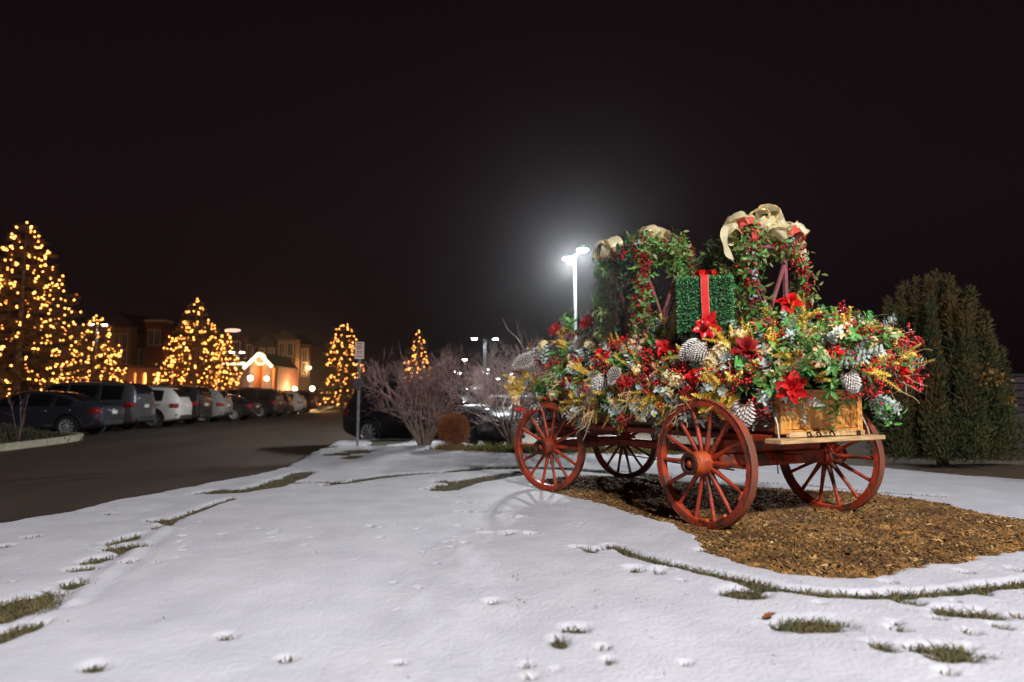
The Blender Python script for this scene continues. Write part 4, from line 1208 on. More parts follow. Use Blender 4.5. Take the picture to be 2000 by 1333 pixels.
# ------------------------------------------------------------------ two lantern stands with garlands and bows
M_mauve = mat('mauve_painted_metal', (0.30, 0.105, 0.11), .45, noise=(0.22, 0.07, 0.078), nscale=9, bump=.15)
M_gmesh = bpy.data.materials.new('gold_mesh_ribbon'); M_gmesh.use_nodes = True
def _gm():
    nt = M_gmesh.node_tree; N = nt.nodes; L = nt.links; b = N['Principled BSDF']; out = N['Material Output']
    b.inputs['Base Color'].default_value = (0.95, 0.86, 0.58, 1); b.inputs['Roughness'].default_value = .45; b.inputs['Metallic'].default_value = .15
    tr = N.new('ShaderNodeBsdfTranslucent'); tr.inputs['Color'].default_value = (0.95, 0.86, 0.60, 1)
    tp = N.new('ShaderNodeBsdfTransparent')
    m1 = N.new('ShaderNodeMixShader'); m1.inputs[0].default_value = .35; m2 = N.new('ShaderNodeMixShader')
    tc = N.new('ShaderNodeTexCoord'); nz = N.new('ShaderNodeTexNoise'); nz.inputs['Scale'].default_value = 70
    mr = N.new('ShaderNodeMapRange'); mr.inputs['To Min'].default_value = .10; mr.inputs['To Max'].default_value = .62
    L.new(tc.outputs['Object'], nz.inputs['Vector']); L.new(nz.outputs['Fac'], mr.inputs['Value']); L.new(mr.outputs[0], m2.inputs[0])
    L.new(b.outputs[0], m1.inputs[1]); L.new(tr.outputs[0], m1.inputs[2]); L.new(m1.outputs[0], m2.inputs[1]); L.new(tp.outputs[0], m2.inputs[2]); L.new(m2.outputs[0], out.inputs['Surface'])
_gm()
M_wire = mat('gold_wire_edge', (0.80, 0.58, 0.22), .35, metal=.4)
M_coral = mat('coral_satin_ribbon', (0.74, 0.13, 0.085), .38, noise=(0.60, 0.05, 0.04), nscale=10, trans=.15)
P_blue = [mesh_berry(M_blue, 9, .021, .07, .9, 'blue_berry_pick') for _ in range(2)]
P_gber = [mesh_berry(M_berry, 15, .0145, .12, .8, 'berry_spray') for _ in range(3)]
P_olive = [mesh_leafspray(mat('olive_leaf', (0.13, 0.20, 0.040), .5, noise=(0.24, 0.27, 0.09), nscale=14, obj_var=.3, trans=.2, detail=2), .075, .115, .042, 3, 7, .5) for _ in range(4)]
P_amber = [mesh_cream().copy()]
P_amber[0].materials.clear(); P_amber[0].materials.append(mat('amber_blossom', (0.50, 0.24, 0.04), .7, noise=(0.36, 0.13, 0.02), nscale=18, obj_var=.2, trans=.15, detail=2)); P_amber[0].name = 'amber_blossom'
P_vine = [mesh_twig(.42, 7) for _ in range(2)]
for me in P_vine: me.materials.clear(); me.materials.append(mat('dark_vine', (0.055, 0.028, 0.016), .8))

def lantern(cx, cy, half, z1, z0, yaw, label):
    root = thing('lantern_stand', label, 'lantern stand', W2W @ Vector((cx, cy, 0)), WYAW + yaw, 'mauve lantern stands in the wagon')
    t = .021
    for sx in (-1, 1):
        for sy in (-1, 1):
            m = MB(); m.box(sx * half - t, sx * half + t, sy * half - t, sy * half + t, z0, z1 - .085, bev=.004); m.build('post', M_mauve, root)
    for z in ():
        for s in (-1, 1):
            m = MB(); m.box(-half + t + .001, half - t - .001, s * half - .016, s * half + .016, z - .02, z + .02); m.build('crossbar', M_mauve, root)
            m = MB(); m.box(s * half - .016, s * half + .016, -half + t + .001, half - t - .001, z - .02, z + .02); m.build('crossbar', M_mauve, root)
    zb, zt_ = z0 + .35, z1 - .24
    for s in (-1, 1):
        for q in (-1, 1):
            m = MB(); y_ = s * half + q * .013; m.beam((-half + .025, y_, zb if q > 0 else zt_), (half - .025, y_, zt_ if q > 0 else zb), .024, .034, up=(0, 0, 1)); m.build('brace', M_mauve, root)
            m = MB(); x_ = s * half + q * .013; m.beam((x_, -half + .025, zb if q > 0 else zt_), (x_, half - .025, zt_ if q > 0 else zb), .024, .034, up=(0, 0, 1)); m.build('brace', M_mauve, root)
    m = MB(); e = half + .035; m.box(-e, e, -e, e, z1 - .082, z1 - .045, bev=.006); m.build('cornice', M_mauve, root)
    m = MB(); e = half + .012; m.box(-e, e, -e, e, z1 - .043, z1, bev=.010); m.box(-half * .72, half * .72, -half * .72, half * .72, z1 + .001, z1 + .03, bev=.008); m.build('top_plate', M_mauve, root)
    return root
LH = .285
lant_l = lantern(1.80, .0, LH, 3.03, 1.25, .0, 'left mauve lantern stand with crossed braces, half hidden by dark garland')
lant_r = lantern(.33, -.185, .25, 2.83, 1.25, -.06, 'right mauve lantern stand with the tall gold bow on top')

def garland(root, label, runs, seed):
    """runs: list of (points in the stand's frame, list of kinds, density)"""
    r = random.Random(seed)
    g = thing('garland', label, 'garland', root.location, root.rotation_euler.z, 'garlands on the lantern stands')
    m = MB()
    for pts, kinds, nper in runs: m = MB(); m.tube(smooth_path([Vector(p) for p in pts], 2), .009, 5); m.build('stem', M_stem, g)
    for pts, kinds, nper in runs:
        pts = smooth_path([Vector(p) for p in pts], 2); L = sum((b - a).length for a, b in zip(pts[:-1], pts[1:]))
        for k in range(int(nper * L)):
            p, d = lerp_path(pts, r.random()); kind = r.choice(kinds)
            nm, pr = {'ol': ('leaf_spray', P_olive), 'green': ('leaf_spray', P_green), 'berry': ('berry_spray', P_gber), 'blue': ('blue_berry_pick', P_blue), 'amber': ('amber_blossom', P_amber), 'dg': ('leaf_spray', P_dgreen), 'vine': ('vine_twig', P_vine),
                      'euc': ('eucalyptus_spray', P_euc), 'fir': ('fir_sprig', P_fir)}[kind]
            o_ = Vector((p.x, p.y, 0)); o_ = o_.normalized() if o_.length > .05 else Vector((0, 0, 1))
            n = o_ + Vector((r.gauss(0, .35), r.gauss(0, .35), r.uniform(-1.0, .1)))
            if kind == 'vine': n = Vector((r.gauss(0, .12), r.gauss(0, .12), -1))
            inst(nm, r.choice(pr), g, orient(p + o_ * .012, n, None, .5, r.uniform(.62, .98)))
    return g
h = LH + .02
def hang(sx, sy, z1, z0, out=.05):
    return [(sx * h * .8, sy * h * .8, z1 + .02), (sx * (h + out * .5), sy * (h + out * .5), z1 - .12), (sx * (h + out), sy * (h + out), (z1 + z0) / 2), (sx * (h + out * .6), sy * (h + out * .6), z0)]
lit = ['ol', 'ol', 'green', 'ol', 'berry', 'green', 'berry']
# stand frame: -x faces the tailgate and the light, +y the near side; shade away from it is put into darker leaf kinds
garland(lant_l, 'long garland of olive leaves and berries draped over the left lantern stand', [
    (hang(-1, 1, 3.03, 2.12), lit + ['blue', 'berry'], 72), (hang(-1, -1, 3.07, 2.25, .09), ['ol', 'berry', 'green', 'ol', 'berry', 'berry'], 67),
    (hang(1, 1, 3.03, 1.95, .07), ['dg', 'fir', 'dg', 'vine', 'ol', 'green'], 100), (hang(1, -1, 3.00, 2.2), ['dg', 'fir'], 38),
    ([(-h, h, 3.03), (-h - .02, 0, 3.08), (-h, -h, 3.10)], ['ol', 'berry', 'green', 'berry', 'blue'], 81), ([(-h, h, 3.02), (0, h + .03, 2.98), (h, h, 3.00)], ['dg', 'blue', 'berry', 'dg'], 72),
    ([(h * .3, h + .02, 2.90), (h * .5, h + .05, 2.4), (h * .6, h + .03, 1.95)], ['dg', 'vine', 'fir', 'vine'], 48),
    ([(0, -h * .5, 3.07), (-h - .06, -h * .55, 3.02), (-h - .08, -h * .6, 2.6)], ['ol', 'green', 'ol'], 62), ([(h * .95, -h * .5, 2.9), (h, 0, 2.5), (h, h * .4, 2.0)], ['dg', 'vine', 'fir'], 60)], 41)
h = hr = .27
garland(lant_r, 'garland of red and blue berries and olive leaves over the right lantern stand', [
    (hang(-1, 1, 2.83, 2.15), ['ol', 'ol', 'green', 'blue', 'ol', 'green', 'berry'], 72), (hang(-1, -1, 2.83, 2.02, .09), ['ol', 'berry', 'berry', 'amber', 'green', 'berry', 'ol', 'berry'], 67),
    (hang(1, 1, 2.81, 2.05), ['dg', 'vine', 'dg', 'fir'], 65), (hang(1, -1, 2.77, 2.1), ['dg', 'fir', 'vine'], 60), ([(hr * .1, hr + .02, 2.74), (hr * .3, hr + .05, 2.4), (hr * .4, hr + .03, 2.0)], ['dg', 'vine', 'fir', 'ol'], 60), ([(hr * .9, -hr * .3, 2.74), (hr, 0, 2.3), (hr, hr * .3, 1.95)], ['dg', 'vine', 'fir'], 60),
    ([(-hr, hr, 2.84), (-hr * .9, hr * .55, 2.83)], ['blue', 'berry', 'blue', 'ol'], 150), ([(-hr, -hr, 2.84), (-hr * .9, -hr * .45, 2.84)], ['blue', 'berry', 'blue', 'ol', 'berry'], 150)], 53)

def bow(label, pos, up, loops, tails, seed, coral=()):
    r = random.Random(seed)
    b = thing('bow', label, 'bow', (0, 0, 0), 0, 'gold mesh bows on the lantern stands')
    b.matrix_world = W2W @ Matrix.Translation(pos)
    for d, L, H, W in loops:
        m = MB(); loop(m, d, up, L * .76, H * .90, W * .85, wav=.085, twist=r.uniform(-.9, .9), edge=1); thick(m.build('bow_loop', [M_gmesh, M_wire], b), .0012)
    for d, L, H, W in coral:
        m = MB(); loop(m, d, up, L * .8, H * .9, W * .75, wav=.16, twist=r.uniform(-.9, .9)); thick(m.build('coral_loop', M_coral, b), .002)
    for pts, W in tails:
        m = MB(); strip(m, smooth_path([Vector(p) for p in pts], 2), [Vector((.25 * math.sin(i * .9), 1, .2 * math.cos(i * .7))) for i in range(len(smooth_path([Vector(p) for p in pts], 2)))], W, wav=.06); thick(m.build('bow_tail', M_gmesh, b), .0015)
    m = MB(); m.ball((0, 0, 0), .035, n=10, m=6, sc=(1, 1, .8)); m.build('bow_knot', M_gmesh, b)
    return b
# wagon frame: -x towards the viewer's right front, +y towards the viewer's left
cl, cr = Vector((1.80, 0, .10)), Vector((.33, -.185, .14))
bow('tall gold mesh bow standing highest, on top of the right lantern stand', cr + Vector((-.24, .0, 2.74)), (-.6, -.4, .5),
    [((.1, .40, 1), .40, .24, .25), ((-.05, -.18, 1), .42, .26, .26), ((.1, -.75, .75), .38, .26, .24), ((-.5, .25, .45), .26, .24, .24), ((-.55, -.2, .25), .24, .2, .24), ((-.3, .75, .6), .26, .2, .2)], [], 51)
bow('gold mesh bow with coral loops at the left edge of the right lantern stand', cr + Vector((-.22, .30, 2.72)), (-.7, .1, .6),
    [((.1, .75, .75), .32, .28, .20), ((.3, 1, .1), .30, .26, .19), ((.1, .1, 1), .28, .22, .19)], [([(0, .05, .05), (.02, .22, .12), (.02, .30, -.02), (.0, .28, -.18), (-.02, .24, -.28)], .09)], 52,
    [((-.55, .45, .55), .24, .2, .15), ((-.5, -.35, .6), .22, .18, .14), ((-.7, .1, -.1), .2, .16, .14)])
bow('gold mesh bow with coral loops at the right edge of the right lantern stand', cr + Vector((-.26, -.30, 2.72)), (-.7, -.1, .6),
    [((0, -.85, .55), .32, .28, .2), ((.2, -1, -.1), .29, .24, .18), ((0, -.2, 1), .26, .22, .19)], [([(0, -.05, .05), (.02, -.22, .06), (0, -.27, -.1), (0, -.24, -.25)], .10)], 53,
    [((-.6, .2, .45), .22, .18, .15), ((-.55, -.5, .4), .21, .17, .14)])
bow('low gold mesh bow at the far left corner of the left lantern stand', cl + Vector((.24, .30, 2.93)), (-.2, .5, .8),
    [((.6, .8, .35), .34, .24, .2), ((-.6, .5, .5), .32, .22, .2), ((-.2, .9, .1), .25, .2, .19)], [], 54, [((-.2, .9, -.4), .18, .13, .12), ((.5, .7, -.4), .18, .12, .12), ((-.8, .4, -.1), .18, .12, .12)])
bow('gold mesh bow with coral loops on top of the left lantern stand', cl + Vector((-.16, .05, 2.99)), (-.5, .2, .7),
    [((-.3, -.75, .55), .36, .24, .2), ((-.3, -.35, .85), .32, .22, .2), ((-.2, .45, .7), .30, .22, .19), ((-.6, .1, .5), .24, .2, .19)], [], 55, [((-.5, .75, .1), .24, .17, .13), ((-.6, .25, -.1), .2, .14, .12), ((-.1, .95, .3), .22, .15, .12)])

# ------------------------------------------------------------------ lamps
M_pole = mat('pale_lamp_post', (0.11, 0.115, 0.125), .6, noise=(0.08, 0.085, 0.09), nscale=3)
M_head = mat('lamp_housing', (0.10, 0.10, 0.105), .5)
def light(name, kind, loc, energy, col, parent=None, size=.3, spot=None, rot=None):
    d = bpy.data.lights.new(name, kind); d.energy = energy; d.color = col
    o = bpy.data.objects.new(name, d); COL.objects.link(o)
    if kind == 'AREA': d.shape = 'DISK'; d.size = size
    else: d.shadow_soft_size = size
    if kind == 'SPOT': d.spot_size = spot; d.spot_blend = .6
    if parent: o.parent = parent
    o.location = loc
    if rot: o.rotation_euler = rot
    return o
def lamp_post(label, base, H, heads, power, col=(.95, 1.0, .985), glow=60, rad=.075, group='twin headed lamp posts in the car park', headr=.24, name='street_lamp'):
    """heads: list of (dx, dy) arm offsets at the pole top"""
    t = thing(name, label, 'street lamp', base, 0, group)
    m = MB(); m.lathe([(.20, 0), (.20, .06), (rad * 1.5, .09), (rad * 1.05, .2), (rad, 1.0), (rad * .78, H - .02), (rad * .5, H)], 14); m.build('pole', M_pole, t, sharp=40)
    Me = emis('lamp_lens_%d_%d' % (int(glow), int(col[0] * 100)), col, glow)
    for dx, dy in heads:
        m = MB(); m.tube([(0, 0, H - .16), (dx * .35, dy * .35, H - .02), (dx * .75, dy * .75, H + .04)], [.035, .032, .03], 8); m.build('arm', M_pole, t)
        hd = bpy.data.objects.new('lamp_head', None); COL.objects.link(hd); hd.parent = t; hd.location = (dx, dy, H)
        m = MB(); m.lathe([(headr * .99, -.015), (headr * 1.04, .0), (headr * .95, .06), (headr * .5, .13), (.05, .15), (0, .15)], 20); m.build('housing', M_head, hd, sharp=50)
        m = MB(); m.lathe([(0, -.075), (headr * .5, -.065), (headr * .85, -.035), (headr * .97, -.012)], 20); m.build('lens', Me, hd)
        if power: light('bulb', 'SPOT', (0, 0, -.10), power, col, hd, headr * .7, R(168))
    return t
# the tall twin lamp on the skyline behind the wagon
lamp_post('tall twin headed lamp post shining behind the left lantern stand', (2.62, 26.6, -.3), 7.5, [(.24, -.85), (-.20, .80)], 5000, (.90, 1.0, .98), 160, group='twin headed lamp posts in the car park')
L_ = at(947, 662, 52)
lamp_post('twin headed lamp post standing behind the bare shrubs, mid distance', (L_.x, 52, -.3), L_.z + .3, [(-.86, .1), (.86, .05)], 900, glow=60, rad=.12)
L_ = at(191, 634, 58)
lamp_post('twin headed lamp post behind the second lit tree at left', (L_.x, 58, 0), L_.z, [(-.40, -.3), (.42, .3)], 1200, glow=90)
L_ = at(463, 688, 62)
lamp_post('twin headed lamp post in front of the gabled entrance', (L_.x, 62, 0), L_.z, [(-.45, -.1), (.40, .2)], 700, glow=45)
L_ = at(621, 706, 86)
lamp_post('twin headed lamp post far off, left of the rounded lit tree', (L_.x, 86, 0), L_.z, [(-.55, 0), (.55, 0)], 900, glow=45, rad=.11)
L_ = at(908, 703, 70)
lamp_post('single lamp post far off between the bare shrubs', (L_.x, 70, -.3), L_.z + .3, [(0, -.02)], 600, glow=50, group='single lamp posts far off', rad=.13, headr=.32)
for i, (px, py, Y, lab) in enumerate(((888, 727, 100, 'first'), (898, 729, 104, ''), (944, 727, 110, ''), (954, 722, 96, ''), (952, 730, 120, ''), (972, 740, 84, ''), (999, 731, 90, ''), (901, 762, 60, ''))):
    L_ = at(px, py, Y)
    labs = ['far lamp just left of the mid distance twin lamp, upper of a close pair', 'far lamp right of a close pair, seen through bare twigs', 'far lamp under the left head of the mid distance twin lamp', 'brightest far lamp directly below the mid distance twin lamp', 'low far lamp below the brightest of a small cluster',
            'far lamp shining through the pale shrub right of the twin lamp', 'far lamp right beside the silvered cone at the wagon front', 'low pinkish lamp over the black car roof behind the shrub']
    lamp_post(labs[i], (L_.x, Y, -.3), L_.z + .3, [(0, -.02)], 0, glow=45, group='small lamps twinkling far away', rad=.06, headr=Y * .0030)
L_ = at(930, 757, 31)
lamp_post('short white post lamp just beyond the black car', (L_.x, 31, -.31), L_.z + .31, [(0, -.02)], 60, (.9, 1, .95), 3, .075, 'single lamp posts far off', .28)
# amber globe lamps by the entrance
def globe_lamp(label, px, py, Y, r, glow, power):
    L_ = at(px, py, Y); t = thing('globe_lamp', label, 'street lamp', (L_.x, Y, 0), 0, 'globe lamps near the entrance')
    m = MB(); m.lathe([(.14, 0), (.14, .1), (.06, .2), (.05, L_.z - r - .08), (.10, L_.z - r - .02), (.10, L_.z - r + .02)], 10); m.build('pole', M_head, t)
    m = MB(); m.ball((0, 0, L_.z), r, n=14, m=9); m.build('globe', emis('globe_%d' % int(glow), (1, .72, .40), glow), t)
    if power: light('bulb', 'POINT', (0, -r - .12, L_.z), power, (1, .55, .22), t, .15)
globe_lamp('left globe lamp flanking the gabled entrance', 489, 739, 63, .24, 22, 500)
globe_lamp('right globe lamp flanking the gabled entrance', 521, 740, 63, .20, 20, 500)
globe_lamp('globe lamp right of the pink lit van', 576, 760, 70, .22, 20, 1200)
globe_lamp('globe lamp left of the rounded lit tree', 610, 759, 72, .24, 20, 1200)
globe_lamp('dim amber globe on a tall pole left of the rounded lit tree', 605, 719, 80, .22, 2.0, 250)
for hd in [c_ for c_ in [o for o in COL.objects if o.get('label', '').startswith('tall twin headed')][0].children if c_.name.startswith('lamp_head')]:
    light('bulb', 'POINT', (0, 0, -.17), 2700, (.96, .98, 1.0), hd, .05)
# the car park lamp that lights the lawn: same kind of post, standing to the right of the photographer
key = lamp_post('twin headed lamp post lighting the lawn from beyond the right edge', (5.0, -7.6, -.1), 11.4, [(-.7, .2), (.7, -.2)], 0, (1.0, .97, .96), 60)
for hd in [c_ for c_ in key.children if c_.name.startswith('lamp_head')]:
    light('bulb', 'AREA', (0, 0, -.10), 4250, (.985, .965, .97), hd, .40)

# ------------------------------------------------------------------ sign post
c = on_z(698, 874, .05); c.y = 16.4
s = thing('sign_post', 'grey metal post carrying a pale notice above a dark blank plate', 'sign', (at(698, 873, 16.4).x, 16.4, .03), 0)
M_galv = mat('galvanised_steel', (0.34, 0.34, 0.34), .45, metal=.5, noise=(0.24, 0.24, 0.25), nscale=9)
top = at(703, 669, 16.4); bx = s.location.x; lean = top.x - bx
m = MB()
Hs = top.z - .03
for dx, dy, w, d in ((-.022, 0, .012, .03), (.022, 0, .012, .03), (0, .012, .034, .008)):
    m.beam((dx, dy, -.2), (dx + lean, dy, Hs - .02), w, d, up=(0, 1, 0))
m.build('pole', M_galv, s)
def plate(name, matl, pts, z, x, y, parent, th=.004):
    m = MB(); m.prism(pts, th, Matrix.Translation((x, y, z)) @ Matrix.Rotation(R(90), 4, 'X')); return m.build(name, matl, parent)
zc = at(703, 685, 16.4).z - .03
sp = plate('notice_plate', mat('sign_white', (0.74, 0.66, 0.60), .5), [(-.115, -.215), (.115, -.215), (.115, .215), (-.115, .215)], zc, lean * .93, -.03, s)
M_sred = mat('sign_red', (0.45, 0.03, 0.03), .5)
for z, w, hh in ((.165, .15, .032), (.10, .17, .028), (.045, .13, .028), (-.03, .17, .020), (-.075, .15, .020), (-.15, .17, .024)):
    q = plate('print', M_sred, [(-w / 2, -hh / 2), (w / 2, -hh / 2), (w / 2, hh / 2), (-w / 2, hh / 2)], zc + z, lean * .93, -.0345, s, .0015)
    q.parent = sp
zc2 = at(701, 750, 16.4).z - .03
plate('blank_plate', mat('dark_sign_back', (0.055, 0.045, 0.060), .5, noise=(0.09, 0.07, 0.09), nscale=6), [(-.135, -.06), (0, -.175), (.135, -.06), (.12, .14), (-.12, .14)], zc2, lean * .6, -.03, s)

# ------------------------------------------------------------------ bare shrubs and trees
def branch_rec(m, p, d, L, r, depth, rr, up, spread, nseg=4, mi=0, kink=.22):
    pts = [p]; dd = d
    for i in range(nseg):
        dd = (dd + Vector((rr.gauss(0, kink), rr.gauss(0, kink), rr.gauss(0, kink) + up * .12))).normalized(); pts.append(pts[-1] + dd * L / nseg)
    r1 = r * .62
    r1 = max(r1, .0030)
    m.tube(pts, [r + (r1 - r) * i / nseg for i in range(nseg + 1)], 5 if r > .012 else 3, cap=False, mi=mi)
    if depth == 0: return
    for k in range(rr.choice((2, 2, 3, 3))):
        t = rr.uniform(.35, 1.0); q, e = lerp_path(pts, t)
        x, y, _ = frame_of(e); a = rr.uniform(0, 6.283); sp = rr.uniform(.5, 1.1) * spread
        nd = (e + (x * math.cos(a) + y * math.sin(a)) * sp).normalized()
        branch_rec(m, q, nd, L * rr.uniform(.55, .80), r1 * rr.uniform(.55, .8), depth - 1, rr, up, spread, max(2, nseg - 1), mi, kink)
    branch_rec(m, pts[-1], dd, L * .7, r1, depth - 1, rr, up, spread, max(2, nseg - 1), mi, kink)
M_bark = mat('grey_brown_bark', (0.115, 0.075, 0.055), .85, noise=(0.18, 0.125, 0.095), nscale=7, bump=.6)
M_twigm = mat('mauve_twigs', (0.11, 0.052, 0.045), .8, noise=(0.44, 0.26, 0.23), nscale=8)
M_twigp = mat('pale_twigs', (0.42, 0.30, 0.28), .8, noise=(0.55, 0.42, 0.40), nscale=3)
def bare_shrub(label, base, nst, L, r, depth, tilt, seed, mt, spread=.6, group='bare winter shrubs', up=1.0, name='bare_shrub', cat='shrub', kink=.24):
    rr = random.Random(seed); t = thing(name, label, cat, base, 0, group); m0 = MB(); m1 = MB()
    for k in range(nst):
        a = 2 * math.pi * k / nst + rr.uniform(-.3, .3); b = tilt * rr.uniform(.35, 1.1)
        d = Vector((math.cos(a) * math.sin(b), math.sin(a) * math.sin(b), math.cos(b)))
        p = Vector((math.cos(a) * r * 1.6, math.sin(a) * r * 1.6, -.05))
        pts = [p]; dd = (d + Vector((0, 0, 1.2))).normalized()
        for i in range(4): dd = (dd + (d - dd) * .45 + rdir() * .12).normalized(); pts.append(pts[-1] + dd * L * .28)
        m0.tube(pts, [r * rr.uniform(1.0, 1.3), r, r * .85, r * .72, r * .6], 7)
        for j in range(4):
            q, e = lerp_path(pts, .4 + .2 * j); x, y, _ = frame_of(e); a2 = rr.uniform(0, 6.283)
            branch_rec(m1, q, (e + (x * math.cos(a2) + y * math.sin(a2)) * .6).normalized(), L * rr.uniform(.32, .48), r * .42, depth, rr, up, spread, kink=kink)
        branch_rec(m1, pts[-1], dd, L * .42, r * .55, depth, rr, up, spread, kink=kink)
    m0.build('trunk', M_bark, t); o = m1.build('branches', mt, t)
    return t
bare_shrub('big spreading bare shrub with many stems before the black car', (at(830, 870, 16.6).x, 16.6, .0), 13, 1.36, .042, 3, .72, 61, M_twigm, .85, kink=.34)
bare_shrub('pale bare shrub directly behind the front of the wagon', (at(1000, 866, 15.6).x, 15.6, .0), 11, 1.35, .022, 3, .75, 62, M_twigp, .85, kink=.34)
bare_shrub('mauve bare shrub beyond the bonnet of the black car', (at(925, 850, 24.5).x, 24.5, -.3), 7, 1.6, .03, 3, .85, 63, M_twigm, .85, kink=.34)
bare_shrub('bare shrub behind the far front wheel', (at(1060, 850, 17).x, 17.0, .0), 9, 1.35, .02, 3, .8, 64, M_twigm, .85, kink=.34)
bare_shrub('young bare tree rising above the flowers left of the tall lamp', (at(1072, 850, 19.5).x, 19.5, -.1), 2, 2.15, .045, 2, .20, 65, M_twigp, .60, name='bare_tree', cat='tree', group=None)
bare_shrub('thin bare sapling on the dark kerbed island', (at(38, 828, 16.6).x, 16.6, .22), 3, .8, .012, 0, .3, 66, M_twigm, .5, name='sapling', cat='tree', group=None)
for i, (px, Y, L, lab) in enumerate(((600, 92, 2.2, 'reddish bare shrub far off behind the globe lamps'), (560, 84, 2.0, 'reddish bare shrub far off near the pink lit van'), (640, 88, 2.0, 'reddish bare shrub far off beside the rounded lit tree'))):
    bare_shrub(lab, (at(px, 800, Y).x, Y, 0), 7, L, .06, 2, .7, 67 + i, M_twigm, .7, group='reddish bare shrubs by the far building')
# clipped rust coloured shrub
M_rust = mat('rust_twigs', (0.34, 0.115, 0.028), .8, noise=(0.18, 0.055, 0.016), nscale=7)
t = thing('clipped_shrub', 'small rounded shrub clipped like a barrel, rust brown twigs', 'shrub', (at(885, 876, 15.4).x, 15.4, .02))
r_ = np.random.default_rng(71); n_ = 9000
u = r_.normal(0, 1, (n_, 3)); u /= np.linalg.norm(u, axis=1)[:, None]
k = r_.random(n_) ** .35
sup = (np.abs(u) ** 3).sum(1) ** (-1 / 3)
C = u * (sup * k)[:, None] * np.array([.335, .335, .32]) + np.array([0, 0, .46]); Nn = u + np.array([0, 0, .35])
V, F = leaf_cloud(C, Nn, .085, .008, 72, .5)
o = inst('twig_mass', mesh_np('twig_mass', V, F, M_rust), t)
m = MB(); rr = random.Random(73)
for k in range(22):
    a = rr.uniform(0, 6.283); q = rr.uniform(.05, .30); m.tube([(q * .35 * math.cos(a), q * .35 * math.sin(a), -.05), (q * .8 * math.cos(a), q * .8 * math.sin(a), .2), (q * math.cos(a), q * math.sin(a), .5)], .008, 4)
m.build('stem', M_bark, t)
Q = scatter_poly([(-1.9, 14.9), (-1.75, 15.6), (-1.2, 15.7), (-.9, 15.0), (-1.3, 14.6)], 1500, 74)
blades('dead_grass_tuft', Q, np.full(len(Q), .0), mat('straw_grass', (0.26, 0.16, 0.06), .8, noise=(0.16, 0.09, 0.03), nscale=4), 75, .06, .22, .006, 1.0, 'straw coloured dead grass round the foot of the clipped shrub', 'grass')

# ------------------------------------------------------------------ dark evergreen at right
M_jun = mat('juniper_foliage', (0.024, 0.034, 0.006), .8, noise=(0.060, 0.056, 0.012), nscale=2.2, detail=4)
M_jung = mat('juniper_brown', (0.115, 0.066, 0.014), .8, noise=(0.06, 0.038, 0.009), nscale=3)
eb = Vector((at(1842, 915, 11.9).x, 11.9, -.02))
ev = thing('evergreen', 'large dark bushy evergreen with upright brownish plumes at right', 'tree', eb)
r_ = np.random.default_rng(77)
Cs = []; Ns = []; Cg = []; Ng = []
rr = random.Random(78)
plumes = []
for k in range(100):
    a = rr.uniform(0, 6.283); q = math.sqrt(rr.random()); bx_, by_ = 1.10 * q * math.cos(a), 1.0 * q * math.sin(a)
    Hp = (3.5 - (1.25 if bx_ > 0 else .35) * abs(bx_) ** 1.5 - .35 * q ** 2) * rr.uniform(.80, 1.03)
    if q > .6 and rr.random() < .32: Hp *= rr.uniform(.4, .8)
    plumes.append((bx_, by_, Hp, q, a))
for bx_, by_, Hp, q, a in plumes:
    nb = int(800 + 420 * Hp / 3.5); t_ = r_.random(nb) ** .8; z = .12 + (Hp - .12) * t_
    wid = (.25 * (1 - t_) ** .72 + .018) * (1 + .25 * np.sin(9 * t_ + a))
    al = r_.uniform(0, 6.283, nb); rad = np.sqrt(r_.random(nb)) * wid
    lean = .80 + .20 * np.sqrt(np.clip(z / 1.0, 0, 1)) - .10 * t_
    c_ = np.stack([bx_ * lean + rad * np.cos(al), by_ * lean + rad * np.sin(al), z], 1)
    n__ = np.stack([np.cos(al) * .5 + .25 * math.cos(a) * q, np.sin(al) * .5 + .25 * math.sin(a) * q, np.full(nb, 1.1)], 1)
    g_ = (vnoise(c_[:, 0] * 3 + c_[:, 1], c_[:, 2], .5, 7) + .55 * (z / 3.5 - .5) + .25 * (t_ - .5) > .20)
    Cs.append(c_[~g_]); Ns.append(n__[~g_]); Cg.append(c_[g_]); Ng.append(n__[g_])
V, F = leaf_cloud(np.concatenate(Cs), np.concatenate(Ns), .11, .018, 79, .6); inst('crown', mesh_np('crown', V, F, M_jun), ev)
V, F = leaf_cloud(np.concatenate(Cg), np.concatenate(Ng), .11, .017, 80, .6); inst('crown', mesh_np('brown_sprays', V, F, M_jung), ev)
C = np.concatenate([r_.normal(0, .07, (90, 3)) + np.array([.12, -1.10, 1.62]), r_.normal(0, .05, (60, 3)) + np.array([.33, -1.06, 1.55]), r_.normal(0, .04, (30, 3)) + np.array([.50, -1.02, 1.18])])
V, F = leaf_cloud(C, np.tile([0., -.5, .3], (len(C), 1)), .07, .04, 81, .6); inst('yellowed_leaves', mesh_np('yellowed_leaves', V, F, mat('yellow_leaf', (0.20, 0.115, 0.018), .7, noise=(0.10, 0.05, 0.010), nscale=9)), ev)
m = MB()
for k in range(7): a = k * .9; m.tube([(0, 0, -.1), (.15 * math.cos(a), .15 * math.sin(a), .7), (.6 * math.cos(a), .6 * math.sin(a), 2.0)], [.07, .05, .02], 6)
m.build('trunk', M_bark, ev)

